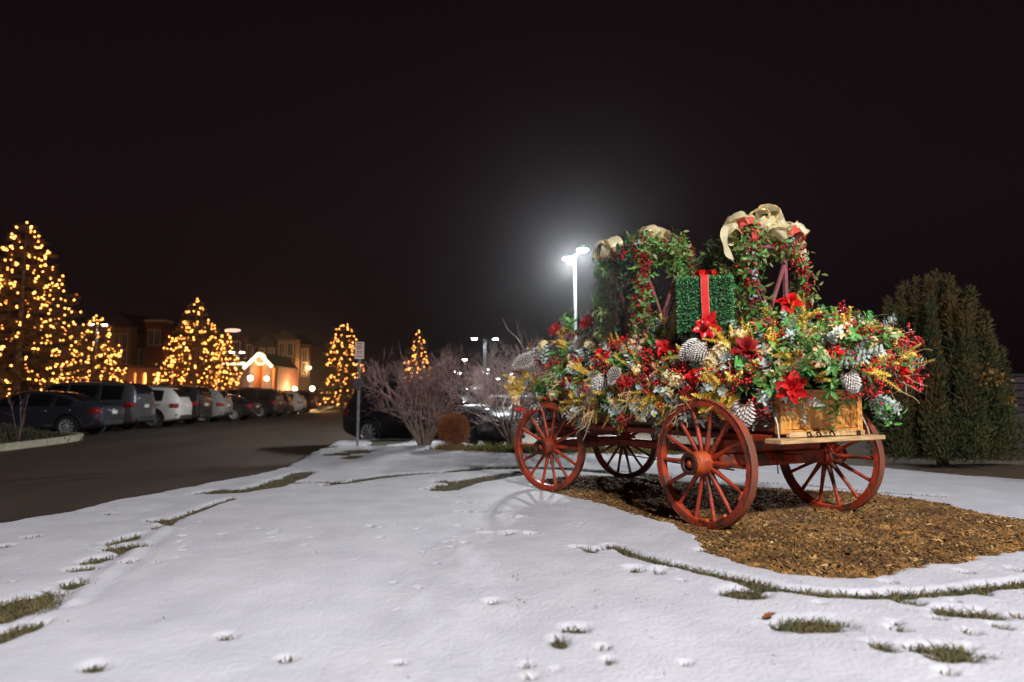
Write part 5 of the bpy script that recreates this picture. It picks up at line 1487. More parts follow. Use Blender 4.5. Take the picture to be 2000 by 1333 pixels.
# dry stone wall at the right edge
M_stone = mat('purple_grey_stone', (0.16, 0.115, 0.125), .9, noise=(0.10, 0.07, 0.08), nscale=3, bump=.6, obj_var=.35)
wl_ = thing('stone_wall', 'dark purplish stone block wall beyond the evergreen', 'wall', (14.6, 19.6, -.2))
m = MB(); m.box(-.9, 9, .17, .5, -.2, 2.05); m.build('wall_core', mat('wall_mortar', (0.05, 0.04, 0.042), .95), wl_)
protos = []
rr = random.Random(83)
for k in range(6):
    m = MB(); m.box(-.5, .5, -.12, .12, -.5, .5, bev=.06); me = m.mesh('stone', M_stone); protos.append(me)
z = -.1; row = 0
while z < 2.0:
    hh = rr.uniform(.17, .25); x = -.9 - rr.uniform(0, .3)
    while x < 8.6:
        ww = rr.uniform(.3, .62)
        o = inst('stone', rr.choice(protos), wl_, Matrix.Translation((x + ww / 2, .13 + rr.uniform(-.03, .02), z + hh / 2)) @ Matrix.Diagonal((ww - .02, 1, hh - .02, 1)))
        x += ww
    z += hh; row += 1
for k in range(9):
    m = MB(); m.box(-.9 + k * 1.0 + .01, -.9 + (k + 1) * 1.0 - .01, -.06, .56, 2.06, 2.15, bev=.02); m.build('coping_stone', M_stone, wl_)

# ------------------------------------------------------------------ lit conifers
M_spruce = mat('spruce_needles', (0.11, 0.075, 0.024), .8, noise=(0.16, 0.105, 0.034), nscale=1.3, detail=3)
M_bulb = emis('warm_bulb', (1.0, .34, .06), 9.5)
m = MB(); m.ball((0, 0, 0), .046, n=7, m=5); ME_bulb = m.mesh('bulb', M_bulb)
m = MB(); m.ball((0, 0, 0), .048, n=6, m=4); ME_bulbs = m.mesh('bulb', M_bulb)
def conifer(label, px, top_py, Y, half_px, nb, seed, shape=1.0, gz=0.0, bulb_sc=1.0, round_top=0.0):
    base = at(px, 800, Y); H = at(px, top_py, Y).z - gz; Rb = half_px * Y / FPX
    t = thing('lit_conifer', label, 'tree', (base.x, Y, gz), 0, 'conifers strung with warm lights')
    r = np.random.default_rng(seed); rr = random.Random(seed)
    prof = lambda f: Rb * ((1 - f) ** shape * (1 - round_top) + round_top * math.sqrt(max(0, 1 - f ** 3))) * (.82 + .18 * min(1, f * 6))
    C = []; Nn = []; mt = MB(); tips = []
    mt.tube([(0, 0, -.2), (0, 0, H * .5), (0, 0, H * .99)], [H * .022, H * .013, .01], 7)
    nl = int(H * 3.2)
    for i in range(nl):
        f = (i + rr.random()) / nl; z = .25 + (H - .3) * f; R_ = prof(f)
        k = max(4, int(9 * (1 - f) + 4)); off = rr.random() * 6
        for j in range(k):
            a = off + 6.283 * j / k + rr.gauss(0, .12); L = R_ * rr.uniform(.72, 1.13)
            if rr.random() < .06: L *= .6
            d = Vector((math.cos(a), math.sin(a), 0)); droop = .10 + .28 * (1 - f)
            n = max(6, int(L * 26)); s = np.sqrt(r.random(n)) * L
            zz = z + .25 * L * (s / max(L, .01)) * .4 - droop * s * (s / max(L, .01)) * .6
            w = .10 + .16 * s * (1 - .6 * s / max(L, .01))
            lat_ = r.normal(0, 1, n) * w * .7
            c = np.stack([d.x * s - d.y * lat_, d.y * s + d.x * lat_, zz + r.normal(0, .05, n)], 1)
            C.append(c); Nn.append(np.tile([d.x, d.y, .05], (n, 1)) + np.stack([-d.y * np.sign(lat_) * .6, d.x * np.sign(lat_) * .6, r.normal(0, .2, n)], 1))
            mt.tube([(0, 0, z), (d.x * L * .6, d.y * L * .6, z - droop * L * .12), (d.x * L * .95, d.y * L * .95, z - droop * L * .5 + .1 * L)], [.03, .018, .006], 3, cap=False)
            tips.append((a, f, L, z, droop))
    V, F = leaf_cloud(np.concatenate(C), np.concatenate(Nn), .30, .05, seed + 1, .45)
    inst('crown', mesh_np('crown', V, F, M_spruce), t); mt.build('trunk', M_bark, t)
    def bulb_spot():              # bulbs sit along the boughs
        f = .08 + .92 * (1 - rr.random() ** (1 / (1 + shape)))
        cand = min(rr.sample(tips, min(30, len(tips))), key=lambda q: abs(q[1] - f) + .15 * rr.random())
        a, f_, L, z, droop = cand; q = L * rr.uniform(.62, 1.04)
        p = (math.cos(a) * q, math.sin(a) * q, z + .1 * q * q / max(L, .01) - droop * q * q / max(L, .01) * .6 + .09 + rr.gauss(0, .08))
        return p
    for b in range(min(nb, 299)): inst('bulb', ME_bulb, t, Matrix.Translation(bulb_spot()) @ Matrix.Scale(bulb_sc, 4))
    if nb > 299:
        mb = MB()
        for b in range(nb - 299): mb.ball(bulb_spot(), .046, n=6, m=4)
        o = mb.build('small_bulbs', M_bulb, t); o['kind'] = 'stuff'
    inst('bulb', ME_bulb, t, Matrix.Translation((0, 0, H + .03)) @ Matrix.Scale(bulb_sc, 4))
    return t
conifer('tallest lit conifer, cut by the left edge, behind the parked cars', 28, 436, 33, 150, 620, 201, .58)
conifer('lit conifer just right of the tallest, with a lamp behind its shoulder', 178, 618, 40, 78, 340, 202, .5)
conifer('large lit conifer standing alone left of the gabled entrance', 376, 585, 44, 93, 440, 203, .70)
conifer('smaller lit conifer overlapping the large one, beside the gabled entrance', 436, 648, 47, 50, 240, 204, .58)
conifer('lit conifer with a rounded top behind the sign post', 668, 637, 56, 47, 250, 205, .25)
conifer('lit conifer seen through the twigs of the big bare shrub', 816, 647, 56, 48, 220, 206, .72, gz=-.2)

# ------------------------------------------------------------------ buildings
M_brick = mat('dark_red_brick', (0.135, 0.052, 0.035), .9, noise=(0.085, 0.034, 0.024), nscale=2, obj_var=.2)
M_stucco = mat('tan_stucco', (0.24, 0.135, 0.085), .9, noise=(0.18, 0.10, 0.065), nscale=2, obj_var=.15)
M_roof = mat('dark_roof', (0.035, 0.028, 0.026), .9, noise=(0.05, 0.04, 0.036), nscale=3)
M_win = mat('dark_window', (0.012, 0.012, 0.014), .12, spec=.6)
M_trim = mat('pale_trim', (0.42, 0.36, 0.30), .8)
M_glow = emis('amber_lit_arcade', (1.0, .30, .05), 3.2)
M_glow2 = emis('amber_lit_arcade_bright', (1.0, .44, .12), 5.0)
M_rope = emis('eave_light_strip', (1.0, .74, .42), 3.0)
BY = 80.0
bx0 = at(196, 800, BY).x
hall = thing('hotel_building', 'long dark three storey brick building with glowing ground floor arches', 'building', (bx0, BY, 0))
S_ = BY / FPX                      # metres per measured unit at this distance
def bx(px): return (px - 196) * S_
def bz(py): return at(300, py, BY).z
def vol(name, px0, px1, ztop, y0, y1, matl, parent=hall):
    m = MB(); m.box(bx(px0), bx(px1), y0, y1, -.1, ztop); return m.build(name, matl, parent)
def gable(px0, px1, z, h, y0, y1, ov=.5):
    a, b = bx(px0) - ov, bx(px1) + ov; c = (a + b) / 2; m = MB(); y0 -= ov; y1 += ov
    V = [(a, y0, z), (b, y0, z), (c, y0, z + h), (a, y1, z), (b, y1, z), (c, y1, z + h)]
    m.add(V, [(0, 1, 2), (5, 4, 3), (0, 2, 5, 3), (2, 1, 4, 5), (1, 0, 3, 4)]); o = m.build('roof', M_roof, hall); return o
def window(px0, px1, z0, z1, y, lit=None, parent=hall):
    a, b = bx(px0), bx(px1); m = MB(); fw = .12
    m.box(a, b, y - .08, y + .05, z0 - fw, z0); m.box(a - fw, b + fw, y - .10, y + .05, z1, z1 + fw); m.box(a - fw, a, y - .08, y + .05, z0 - fw, z1); m.box(b, b + fw, y - .08, y + .05, z0 - fw, z1)
    m.box((a + b) / 2 - .04, (a + b) / 2 + .04, y - .06, y + .04, z0, z1); fr = m.build('window', M_trim, parent)
    m = MB(); m.box(a, b, y - .03, y - .01, z0, z1); q = m.build('pane', lit or M_win, fr)
def railing(px0, px1, z, y, parent=hall):
    m = MB(); a, b = bx(px0), bx(px1)
    m.box(a, b, y - 1.5, y, z - .18, z); n = max(2, int((b - a) / .35))
    for k in range(n + 1): x = a + (b - a) * k / n; m.box(x - .02, x + .02, y - 1.48, y - 1.44, z + .001, z + 1.0)
    m.box(a, b, y - 1.49, y - 1.43, z + 1.001, z + 1.07); m.build('balcony', M_stucco, parent)
z3 = bz(640)
vol('wall', 196, 330, z3 - .8, 0, 12, M_brick); gable(206, 262, bz(642), 2.0, -1.2, 12); vol('wall', 208, 260, bz(642), -1.2, -.002, M_stucco)
vol('tower', 290, 326, bz(632), -1.6, -.003, M_brick); m = MB(); m.box(bx(288), bx(328), -1.8, .2, bz(632) + .002, bz(628)); m.build('parapet', M_trim, hall)
vol('wall', 330.05, 470, bz(655), 1, 12, M_brick); m = MB(); m.box(bx(194), bx(472), -.3, 12.3, bz(652), bz(648)); 
vol('wall', 470.05, 600, bz(672), 0, 12, M_brick); vol('tower', 545, 580, bz(666), -1.6, -.003, M_stucco); gable(500, 542, bz(678), 1.6, -.9, 10); vol('wall', 503, 539, bz(678), -.9, -.004, M_brick); gable(545, 580, bz(666), 1.2, -1.6, 4)
for px in (216, 232, 248): 
    for zz in (bz(668), bz(700)): window(px - 4, px + 4, zz - .9, zz + .8, -1.2)
for px in (270, 282): window(px - 4, px + 4, bz(700) - 1, bz(700) + 1, 0)
for px in (302, 314): window(px - 4, px + 4, bz(662) - .9, bz(662) + .9, -1.6)
for px in (348, 372, 396, 424, 450):
    for zz in (bz(680), bz(706)): window(px - 5, px + 5, zz - .9, zz + .8, 1)
for px in (482, 494): 
    for zz in (bz(686), bz(716)): window(px - 4, px + 4, zz - .8, zz + .7, 0)
for px in (512, 530): 
    for zz in (bz(694), bz(722)): window(px - 4, px + 4, zz - .8, zz + .7, -.9)
for px in (554, 570):
    for zz in (bz(684), bz(710), bz(736)): window(px - 4, px + 4, zz - .8, zz + .7, -1.6)
for px in (590,): 
    for zz in (bz(694), bz(722)): window(px - 4, px + 4, zz - .8, zz + .7, 0)
railing(262, 288, bz(718), 0); railing(332, 400, bz(722), 1); railing(474, 500, bz(726), 0); railing(474, 500, bz(700), 0)
def bxa(px): return at(px, 800, BY - 4).x - bx0
# arcade: projecting ground floor with lit arched openings
ax0, ax1, az = 226, 330, bz(722)
m = MB(); edges = [226]
arch = [(236, 243), (257, 264), (274, 284), (297, 311)]
def arch_wall(x0, x1, z1, y0, y1, holes, name, matl):
    """wall slab with round-headed openings"""
    m = MB(); xs = [x0] + [v for h in holes for v in h] + [x1]
    for i in range(0, len(xs), 2): m.box(xs[i], xs[i + 1], y0, y1, -.1, z1)
    for a, b in holes:
        r = (b - a) / 2; zs = (z1 - .5) - r; c = (a + b) / 2; n = 8; V = []
        for k in range(n + 1):
            t = math.pi * k / n; x = c - r * math.cos(t); z = zs + r * math.sin(t)
            V += [(x, y0, z), (x, y0, z1), (x, y1, z), (x, y1, z1)]
        F = []
        for k in range(n): q = k * 4; F += [(q, q + 4, q + 5, q + 1), (q + 2, q + 3, q + 7, q + 6), (q, q + 2, q + 6, q + 4), (q + 1, q + 5, q + 7, q + 3)]
        m.add(V, F)
    return m.build(name, matl, hall)
arch_wall(bxa(ax0), bxa(ax1), az, -4.2, -3.7, [(bxa(a), bxa(b)) for a, b in arch], 'arcade_wall', M_stucco)
m = MB(); m.box(bxa(ax0) + .01, bxa(ax1) - .01, -4.4, -.01, az + .002, az + .35); m.build('arcade_roof', M_roof, hall)
for i, (a, b) in enumerate(arch):
    m = MB(); m.box(bxa(a) - .5, bxa(b) + .5, -2.4, -2.3, .02, az - .3); m.build('lit_opening', (M_glow, M_glow, M_glow2, M_glow)[i], hall)
for px, py, y, e in ((318, 716, -2.2, 35), (340, 704, .5, 90), (262, 768, -6.5, 800), (430, 720, -.4, 60), (505, 712, -1.6, 15), (560, 752, -3.2, 40), (480, 700, -1.0, 12)):  # the low one before the arcade is an added fill warming wall and road
    light('wall_or_fill_light', 'POINT', (bx(px), y, bz(py)), e, (1, .30, .07), hall, .15)
    if py != 770: m = MB(); m.box(bx(px) - .15, bx(px) + .15, y + .16, y + .26, bz(py) - .3, bz(py) + .3, bev=.03); m.build('sconce', M_head, hall)  # also boxes the added fill, which hangs clear of the wall
m = MB(); m.ball((bx(461), -2.0, bz(649)), .5, sc=(2.0, 1, .42), n=14, m=8); m.build('canopy_light', emis('pink_white_lamp', (1.0, .62, .48), 1.3), hall); m = MB(); m.tube([(bx(461), -2.0, bz(652)), (bx(461), -.5, bz(657)), (bx(461), 1.2, bz(660))], .05, 5); m.build('bracket', M_head, hall)

# gabled entrance lodge with light strips along its eaves
GY = 66.0; g0 = at(440, 800, GY).x; gs = GY / FPX
lodge = thing('entrance_lodge', 'small gabled entrance lodge with bright strips along the eaves', 'building', (g0, GY, 0))
gx_ = lambda px: (px - 440) * gs
gz_ = lambda py: at(490, py, GY).z
a, b = gx_(440), gx_(536); ze = gz_(711); pk = gz_(692)
la, lb = gx_(487), gx_(529); lc = (gx_(510)); 
m = MB(); m.box(a, gx_(489), 0, 7, -.1, ze - .02); m.build('wall', M_brick, lodge)
m = MB(); m.box(gx_(530), gx_(535), .6, 7, -.1, ze - .3); m.build('wall', M_brick, lodge)
m = MB()                                                    # porch front with a tall opening and a pointed gable
oa, ob, oz = gx_(497), gx_(519), gz_(728)
m.box(gx_(489.2), oa, -.6, -.2, -.1, oz); m.box(ob, gx_(529.8), -.6, -.2, -.1, oz)
n = 10; V = []; r = (ob - oa) / 2; c = (oa + ob) / 2
xs = [gx_(489.2)] + [c - r * math.cos(math.pi * k / n) for k in range(n + 1)] + [gx_(529.8)]
def top(x): return pk - .15 - abs(x - lc) * (pk - ze) / (lb - lc + .0) * .92
for x in xs:
    q = (x - c) / r; zb = oz + (math.sqrt(max(0, 1 - q * q)) * .75 if abs(q) < 1 else 0); V += [(x, -.6, zb), (x, -.6, max(top(x), zb + .05)), (x, -.2, zb), (x, -.2, max(top(x), zb + .05))]
F = []
for k in range(len(xs) - 1): q = k * 4; F += [(q, q + 4, q + 5, q + 1), (q + 2, q + 3, q + 7, q + 6), (q, q + 2, q + 6, q + 4), (q + 1, q + 5, q + 7, q + 3)]
m.add(V, F); m.build('porch_front', M_stucco, lodge)
m = MB(); m.box(oa - .4, ob + .3, 2.6, 2.7, .0, oz + .6); m.build('porch_back_wall', M_stucco, lodge)
m = MB(); m.box(oa + .25, oa + .85, 2.5, 2.58, .0, 2.2); m.build('door', mat('red_door', (0.16, 0.02, 0.012), .5), lodge)
m = MB(); o_ = .35                                          # roof slopes
for s, x1 in ((-1, la - o_), (1, lb + o_)):
    z1 = pk - abs(x1 - lc) * (pk - ze) / (lb - lc)
    m.add([(lc, -1.0, pk), (x1, -1.0, z1), (x1, 7, z1), (lc, 7, pk), (lc, -1.0, pk + .16), (x1, -1.0, z1 + .16), (x1, 7, z1 + .16), (lc, 7, pk + .16)],
          [(0, 1, 2, 3), (7, 6, 5, 4), (0, 4, 5, 1), (1, 5, 6, 2), (2, 6, 7, 3), (3, 7, 4, 0)])
m.build('roof', M_roof, lodge)
m = MB(); V = [(a - .3, -.4, ze), (la - .1, -.4, ze), (la - .1, 7.3, ze), (a - .3, 7.3, ze), (a + 1.8, 3.4, pk + .1), (la - .1, 3.4, pk + .1)]
m.add(V, [(0, 1, 5, 4), (2, 3, 4, 5), (3, 0, 4), (1, 2, 5), (3, 2, 1, 0)]); m.build('roof', M_roof, lodge)
m = MB()
for x1 in (la - o_, lb + o_):
    z1 = pk - abs(x1 - lc) * (pk - ze) / (lb - lc); m.beam((lc, -1.08, pk + .0), (x1, -1.08, z1 + .0), .10, .26, up=(0, 0, 1))
m.build('eave_light_strip', M_rope, lodge)
m = MB(); m.beam((a - .3, -.48, ze + .0), (la - .4, -.48, ze + .0), .10, .26, up=(0, 0, 1)); m.build('eave_light_strip', M_rope, lodge)
m = MB(); rr = random.Random(90)
for k in range(16): t_ = 6.283 * k / 16; m.ball((lc + .55 * math.cos(t_), -.68, oz + 1.35 + .55 * math.sin(t_)), .07, n=6, m=4)
m.build('lit_wreath', emis('wreath_bulb', (1, .80, .42), 4), lodge)
light('porch_light', 'POINT', ((oa + ob) / 2, 1.0, oz + .2), 700, (1, .42, .10), lodge, .2)
light('gable_light', 'POINT', (lc, -1.7, oz + 1.2), 220, (1, .62, .25), lodge, .15)

# ------------------------------------------------------------------ cars
M_glass = mat('car_glass', (0.008, 0.009, 0.011), .06, spec=.6, coat=.4)
M_rubber = mat('tyre_rubber', (0.016, 0.016, 0.017), .85, bump=.2)
M_rimm = mat('alloy_rim', (0.50, 0.50, 0.51), .35, metal=.25)
M_cladding = mat('black_cladding', (0.020, 0.020, 0.021), .6)
M_chrome = mat('chrome_trim', (0.55, 0.55, 0.56), .2, metal=.9)
M_lensr = mat('tail_lamp', (0.30, 0.008, 0.010), .15, coat=.8)
M_lensw = mat('head_lamp', (0.55, 0.57, 0.60), .12, metal=.4, coat=.8)
M_plate = mat('number_plate', (0.55, 0.55, 0.50), .5)
M_amber = mat('amber_reflector', (0.5, 0.15, 0.01), .3)
def paint(name, col, rough=.28, metal=.3): return mat('paint_' + name, col, rough, metal, noise=tuple(c * .86 for c in col), nscale=2.2, coat=.9, detail=4)

# stations: x, underside, shoulder, top, half width at the shoulder, half width at the top
CARS = {
 'suv': dict(L=4.75, wb=2.76, r=.37, tab=[(-2.37, .52, .92, 1.00, .68, .60), (-2.33, .40, .96, 1.12, .80, .62), (-2.20, .33, 1.02, 1.38, .88, .62), (-1.95, .26, 1.03, 1.60, .93, .62), (-1.5, .24, 1.02, 1.66, .945, .63), (-.8, .23, 1.0, 1.70, .945, .65),
     (0, .23, .98, 1.69, .945, .65), (.45, .23, .975, 1.63, .945, .64), (.85, .23, .975, 1.42, .945, .66), (1.28, .24, .975, 1.08, .94, .72), (1.55, .25, .96, 1.03, .93, .74), (1.95, .26, .90, .97, .90, .70), (2.2, .28, .82, .88, .83, .62), (2.33, .34, .70, .76, .70, .5), (2.38, .46, .60, .64, .58, .4)],
     side=[(-1.72, -1.12), (-1.05, -.10), (0.0, .62)], ws=(.50, 1.22), rw=(-2.30, -1.98), beltlift=.05),
 'boxy': dict(L=4.9, wb=2.85, r=.38, tab=[(-2.45, .55, 1.0, 1.06, .74, .66), (-2.42, .42, 1.04, 1.25, .86, .70), (-2.32, .34, 1.08, 1.62, .92, .70), (-2.1, .27, 1.08, 1.76, .96, .71), (-1.5, .25, 1.07, 1.80, .97, .72), (-.8, .25, 1.06, 1.82, .97, .73),
     (0, .25, 1.05, 1.81, .97, .73), (.5, .25, 1.05, 1.76, .97, .72), (.9, .25, 1.05, 1.50, .97, .74), (1.22, .26, 1.05, 1.20, .96, .80), (1.5, .27, 1.04, 1.12, .95, .82), (2.0, .28, .99, 1.07, .93, .78), (2.3, .32, .92, .98, .86, .7), (2.43, .40, .78, .84, .74, .6), (2.47, .5, .68, .72, .62, .5)],
     side=[(-2.0, -1.25), (-1.15, -.14), (-.04, .66)], ws=(.56, 1.15), rw=(-2.42, -2.20), beltlift=.05),
 'sedan': dict(L=4.75, wb=2.78, r=.335, tab=[(-2.37, .50, .82, .88, .64, .52), (-2.33, .38, .88, .96, .76, .60), (-2.1, .30, .92, 1.02, .86, .62), (-1.75, .24, .93, 1.10, .90, .62), (-1.3, .21, .92, 1.30, .91, .60), (-.75, .20, .90, 1.43, .915, .58),
     (-.1, .20, .885, 1.45, .915, .59), (.35, .20, .88, 1.38, .915, .60), (.8, .20, .875, 1.16, .91, .64), (1.12, .21, .87, .96, .905, .72), (1.5, .22, .84, .91, .895, .72), (1.95, .24, .78, .84, .86, .66), (2.2, .28, .70, .75, .78, .58), (2.33, .34, .60, .64, .64, .48), (2.38, .42, .52, .55, .54, .4)],
     side=[(-1.5, -1.0), (-.94, -.06), (.04, .68)], ws=(.40, 1.08), rw=(-1.75, -.85), beltlift=.04),
}
def car_proto(kind):
    sp = CARS[kind]; T = np.array(sp['tab'])
    xs = np.unique(np.concatenate([np.linspace(T[0, 0], T[-1, 0], 44), T[:, 0]]))
    def smooth_interp(x, c):
        # Catmull-Rom through the stations
        X = T[:, 0]; Yv = T[:, c]; i = int(np.clip(np.searchsorted(X, x) - 1, 0, len(X) - 2)); t = (x - X[i]) / (X[i + 1] - X[i])
        m0 = (Yv[i + 1] - Yv[max(i - 1, 0)]) / (X[i + 1] - X[max(i - 1, 0)]); m1 = (Yv[min(i + 2, len(X) - 1)] - Yv[i]) / (X[min(i + 2, len(X) - 1)] - X[i]); h = X[i + 1] - X[i]
        t2, t3 = t * t, t * t * t
        return (2 * t3 - 3 * t2 + 1) * Yv[i] + (t3 - 2 * t2 + t) * h * m0 + (-2 * t3 + 3 * t2) * Yv[i + 1] + (t3 - t2) * h * m1
    def st(x): return [float(smooth_interp(x, c)) for c in range(1, 6)]
    def ring(x):
        zb, zs, zt, w, wt = st(x); g = max(zt - zs, .02)
        return [(0, zb), (w * .80, zb), (w * .95, zb + .07), (w * .985, zb + (zs - zb) * .38), (w, zb + (zs - zb) * .70), (w * .985, zs - .015), (w * .965, zs + .02 * min(1, g / .2)),
                (wt + (w - wt) * .10, zt - min(.10, g * .35)), (wt * .96, zt - min(.035, g * .15)), (wt * .75, zt - .006), (0, zt)]
    def side_y(x, z):
        r = ring(x)
        for (y0, z0), (y1, z1) in zip(r[1:-1], r[2:]):
            if z0 <= z <= z1 and z1 > z0: return y0 + (y1 - y0) * (z - z0) / (z1 - z0)
        return r[-2][0]
    m = MB(); K = 11; V = []
    for x in xs:
        r = ring(x); V += [(x, y, z) for y, z in r] + [(x, -y, z) for y, z in reversed(r[1:-1])]
    n = 2 * K - 2; F = []
    for i in range(len(xs) - 1):
        for k in range(n): F.append((i * n + k, i * n + (k + 1) % n, (i + 1) * n + (k + 1) % n, (i + 1) * n + k))
    F += [tuple(range(n - 1, -1, -1)), tuple(range(len(V) - n, len(V)))]
    m.add(V, F, True)
    # wheel arches cut out of the body
    body = m.build('body', M_cladding)
    bm = bmesh.new(); bm.from_mesh(body.data); bmesh.ops.recalc_face_normals(bm, faces=bm.faces); bm.to_mesh(body.data); bm.free()
    wx = (-sp['wb'] / 2 - .02, sp['wb'] / 2 - .02); tmp = []
    for x in wx:
        for s in (-1, 1):
            c = MB(); c.lathe([(0, -.17), (sp['r'] + .055, -.17), (sp['r'] + .055, .17), (0, .17)], 28, Matrix.Translation((x, s * .88, sp['r'])) @ Matrix.Rotation(R(90), 4, 'X'))
            oc = c.build('cutter', M_cladding); bm = bmesh.new(); bm.from_mesh(oc.data); bmesh.ops.remove_doubles(bm, verts=bm.verts, dist=1e-4); bmesh.ops.recalc_face_normals(bm, faces=bm.faces); bm.to_mesh(oc.data); bm.free()
            md = body.modifiers.new('arch', 'BOOLEAN'); md.operation = 'DIFFERENCE'; md.object = oc; md.solver = 'EXACT'; tmp.append(oc)
    dg = bpy.context.evaluated_depsgraph_get(); me = bpy.data.meshes.new_from_object(body.evaluated_get(dg)); me.name = 'body_' + kind
    for o in tmp + [body]: bpy.data.objects.remove(o)
    me.set_sharp_from_angle(angle=R(38))
    parts = [('body', me, 'PAINT', None)]
    def surf(fn, nu, nv, th=.006):
        """patch following the body: fn(u, v) -> point; given thickness towards the body"""
        P = [[Vector(fn(i / nu, j / nv)) for j in range(nv + 1)] for i in range(nu + 1)]; V = []; F = []
        for i in range(nu + 1):
            for j in range(nv + 1): V.append(P[i][j])
        c = sum(V, Vector()) / len(V)
        for i in range(nu):
            for j in range(nv): a = i * (nv + 1) + j; F.append((a, a + 1, a + nv + 2, a + nv + 1))
        q = MB(); q.add(V, F, True); return q
    def both(name, fn, nu, nv, matl):
        for s in (1, -1):
            q = surf(lambda u, v: (lambda p: (p[0], s * p[1], p[2]))(fn(u, v)), nu, nv); parts.append((name, q.mesh(name, matl), None, 'SOL'))
    bl = sp['beltlift']
    for a, b in sp['side']:
        def fn(u, v, a=a, b=b):
            x = a + (b - a) * u; r = ring(x); (y0, z0), (y1, z1) = r[6], r[7]; f = .10 + .86 * v
            return (x, y0 + (y1 - y0) * f + .008, z0 + (z1 - z0) * f)
        both('side_window', fn, 8, 3, M_glass)
    def top_patch(x0, x1, name, matl, wf=.97):
        def fn(u, v):
            x = x0 + (x1 - x0) * u; r = ring(x); s = -1 + 2 * v; y = r[8][0] * wf * s
            ay = abs(y); pts = [r[10], r[9], r[8]]
            z = np.interp(ay, [p[0] for p in pts], [p[1] for p in pts]); dz = (st(x + .02)[2] - st(x - .02)[2]) / .04; nl = math.hypot(1, dz)
            return (x - dz / nl * .009, y, z + .009 / nl)
        parts.append((name, surf(fn, 8, 6).mesh(name, matl), None, 'SOL'))
    top_patch(sp['ws'][0], sp['ws'][1], 'windscreen', M_glass); top_patch(sp['rw'][0] + .03, sp['rw'][1], 'rear_window', M_glass)
    L0, L1 = T[0, 0], T[-1, 0]
    def wrap(x0, x1, z0, z1):
        def fn(u, v): x = x0 + (x1 - x0) * u; z = z0 + (z1 - z0) * v; return (x, side_y(x, z) + .012, z)
        return fn
    zs = T[2, 2]
    both('tail_lamp', wrap(L0 + .035, L0 + .33, zs - .20, zs - .03), 6, 3, M_lensr)
    zf = T[-4, 2]
    both('head_lamp', wrap(L1 - .50, L1 - .075, zf - .20 + .02, zf - .03), 6, 3, M_lensw)
    both('reflector', wrap(L0 + .05, L0 + .12, .50, .56), 2, 1, M_lensr)
    both('sill', wrap(wx[0] + sp['r'] + .08, wx[1] - sp['r'] - .08, .27, .40), 6, 2, M_cladding)
    for x in wx:
        for s in (1, -1):
            q = MB(); pts = []; 
            for k in range(17):
                t = math.pi * (k / 16) ; px_, pz = x + (sp['r'] + .07) * math.cos(t), sp['r'] + (sp['r'] + .07) * math.sin(t); pts.append((px_, s * (side_y(float(np.clip(px_, L0 + .05, L1 - .08)), max(pz, .3)) - .012), pz))
            q.tube(pts, .034, 6); parts.append(('arch_trim', q.mesh('arch_trim', M_cladding), None, None))
    for s in (1, -1):
        q = MB(); x = sp['side'][2][1] + .02; z = st(x)[1] + .05; y = s * (st(x)[3] + .09); q.box(x - .06, x + .06, y - .09, y + .09, z, z + .15, bev=.04); q.tube([(x, s * (st(x)[3] - .06), z + .02), (x, y, z + .05)], .025, 5); parts.append(('wing_mirror', q.mesh('wing_mirror', M_cladding), 'PAINT', None))
        q = MB()
        for (a, b) in sp['side'][:2]: x = a + .12 * (b > -1) + (b - a) * .05; zz = st(x)[1] - .10; yy = side_y(x, zz); q.box(x, x + .2, s * yy - .012, s * yy + .026, zz, zz + .03, bev=.008)
        parts.append(('door_handle', q.mesh('door_handle', M_chrome), None, None))
    q = MB(); q.box(L1 - .09, L1 + .012, -.42, .42, zf - .34, zf - .10, bev=.03); parts.append(('grille', q.mesh('grille', M_cladding), None, None))
    q = MB(); q.box(L1 - .10, L1 + .0, -.55, .55, .26, .36, bev=.03); parts.append(('bumper', q.mesh('bumper', M_cladding), None, None))
    q = MB(); q.box(L0 - .03, L0 + .12, -.62, .62, .34, .52, bev=.04); parts.append(('bumper', q.mesh('bumper', M_cladding), None, None))
    q = MB(); q.box(L0 - .025, L0 + .06, -.17, .17, zs - .22, zs - .10, bev=.01); parts.append(('number_plate', q.mesh('number_plate', M_plate), None, None))
    if kind != 'sedan':
        for s in (1, -1):
            q = MB(); q.tube([(x, s * st(x)[4] * .86, st(x)[2] + .035) for x in np.linspace(-1.7, .3, 8)], .018, 5); parts.append(('roof_rail', q.mesh('roof_rail', M_chrome), None, None))
    # wheel
    r = sp['r']; Mx = Matrix.Rotation(R(90), 4, 'X'); q = MB()
    q.lathe([(r * .66, -.11), (r * .93, -.115), (r, -.09), (r, .09), (r * .93, .115), (r * .66, .11)], 28, Mx, closed=True); me_t = q.mesh('tyre', M_rubber); me_t.set_sharp_from_angle(angle=R(40))
    q = MB(); q.lathe([(r * .67, .10), (r * .60, .085), (r * .57, .04)], 24, Mx); q.lathe([(r * .57, .04), (r * .56, -.05), (r * .2, -.06), (0, -.06)], 24, Mx, mi=1); 
    for k in range(10):
        a = 2 * math.pi * k / 10
        for da in (-.09, .09): q.beam((r * .12 * math.cos(a), 0, r * .12 * math.sin(a)), (r * .645 * math.cos(a + da), 0, r * .645 * math.sin(a + da)), .03, .022, up=(0, 1, 0)) if False else q.beam((r * .12 * math.cos(a), -.075, r * .12 * math.sin(a)), (r * .645 * math.cos(a + da), -.085, r * .645 * math.sin(a + da)), .020, .03, up=(0, 1, 0))
    q.lathe([(0, .095), (r * .14, .09), (r * .16, .06)], 12, Mx); me_r = q.mesh('rim', [M_rimm, M_rubber])
    return parts, wx, r, me_t, me_r
PROTO = {k: car_proto(k) for k in CARS}
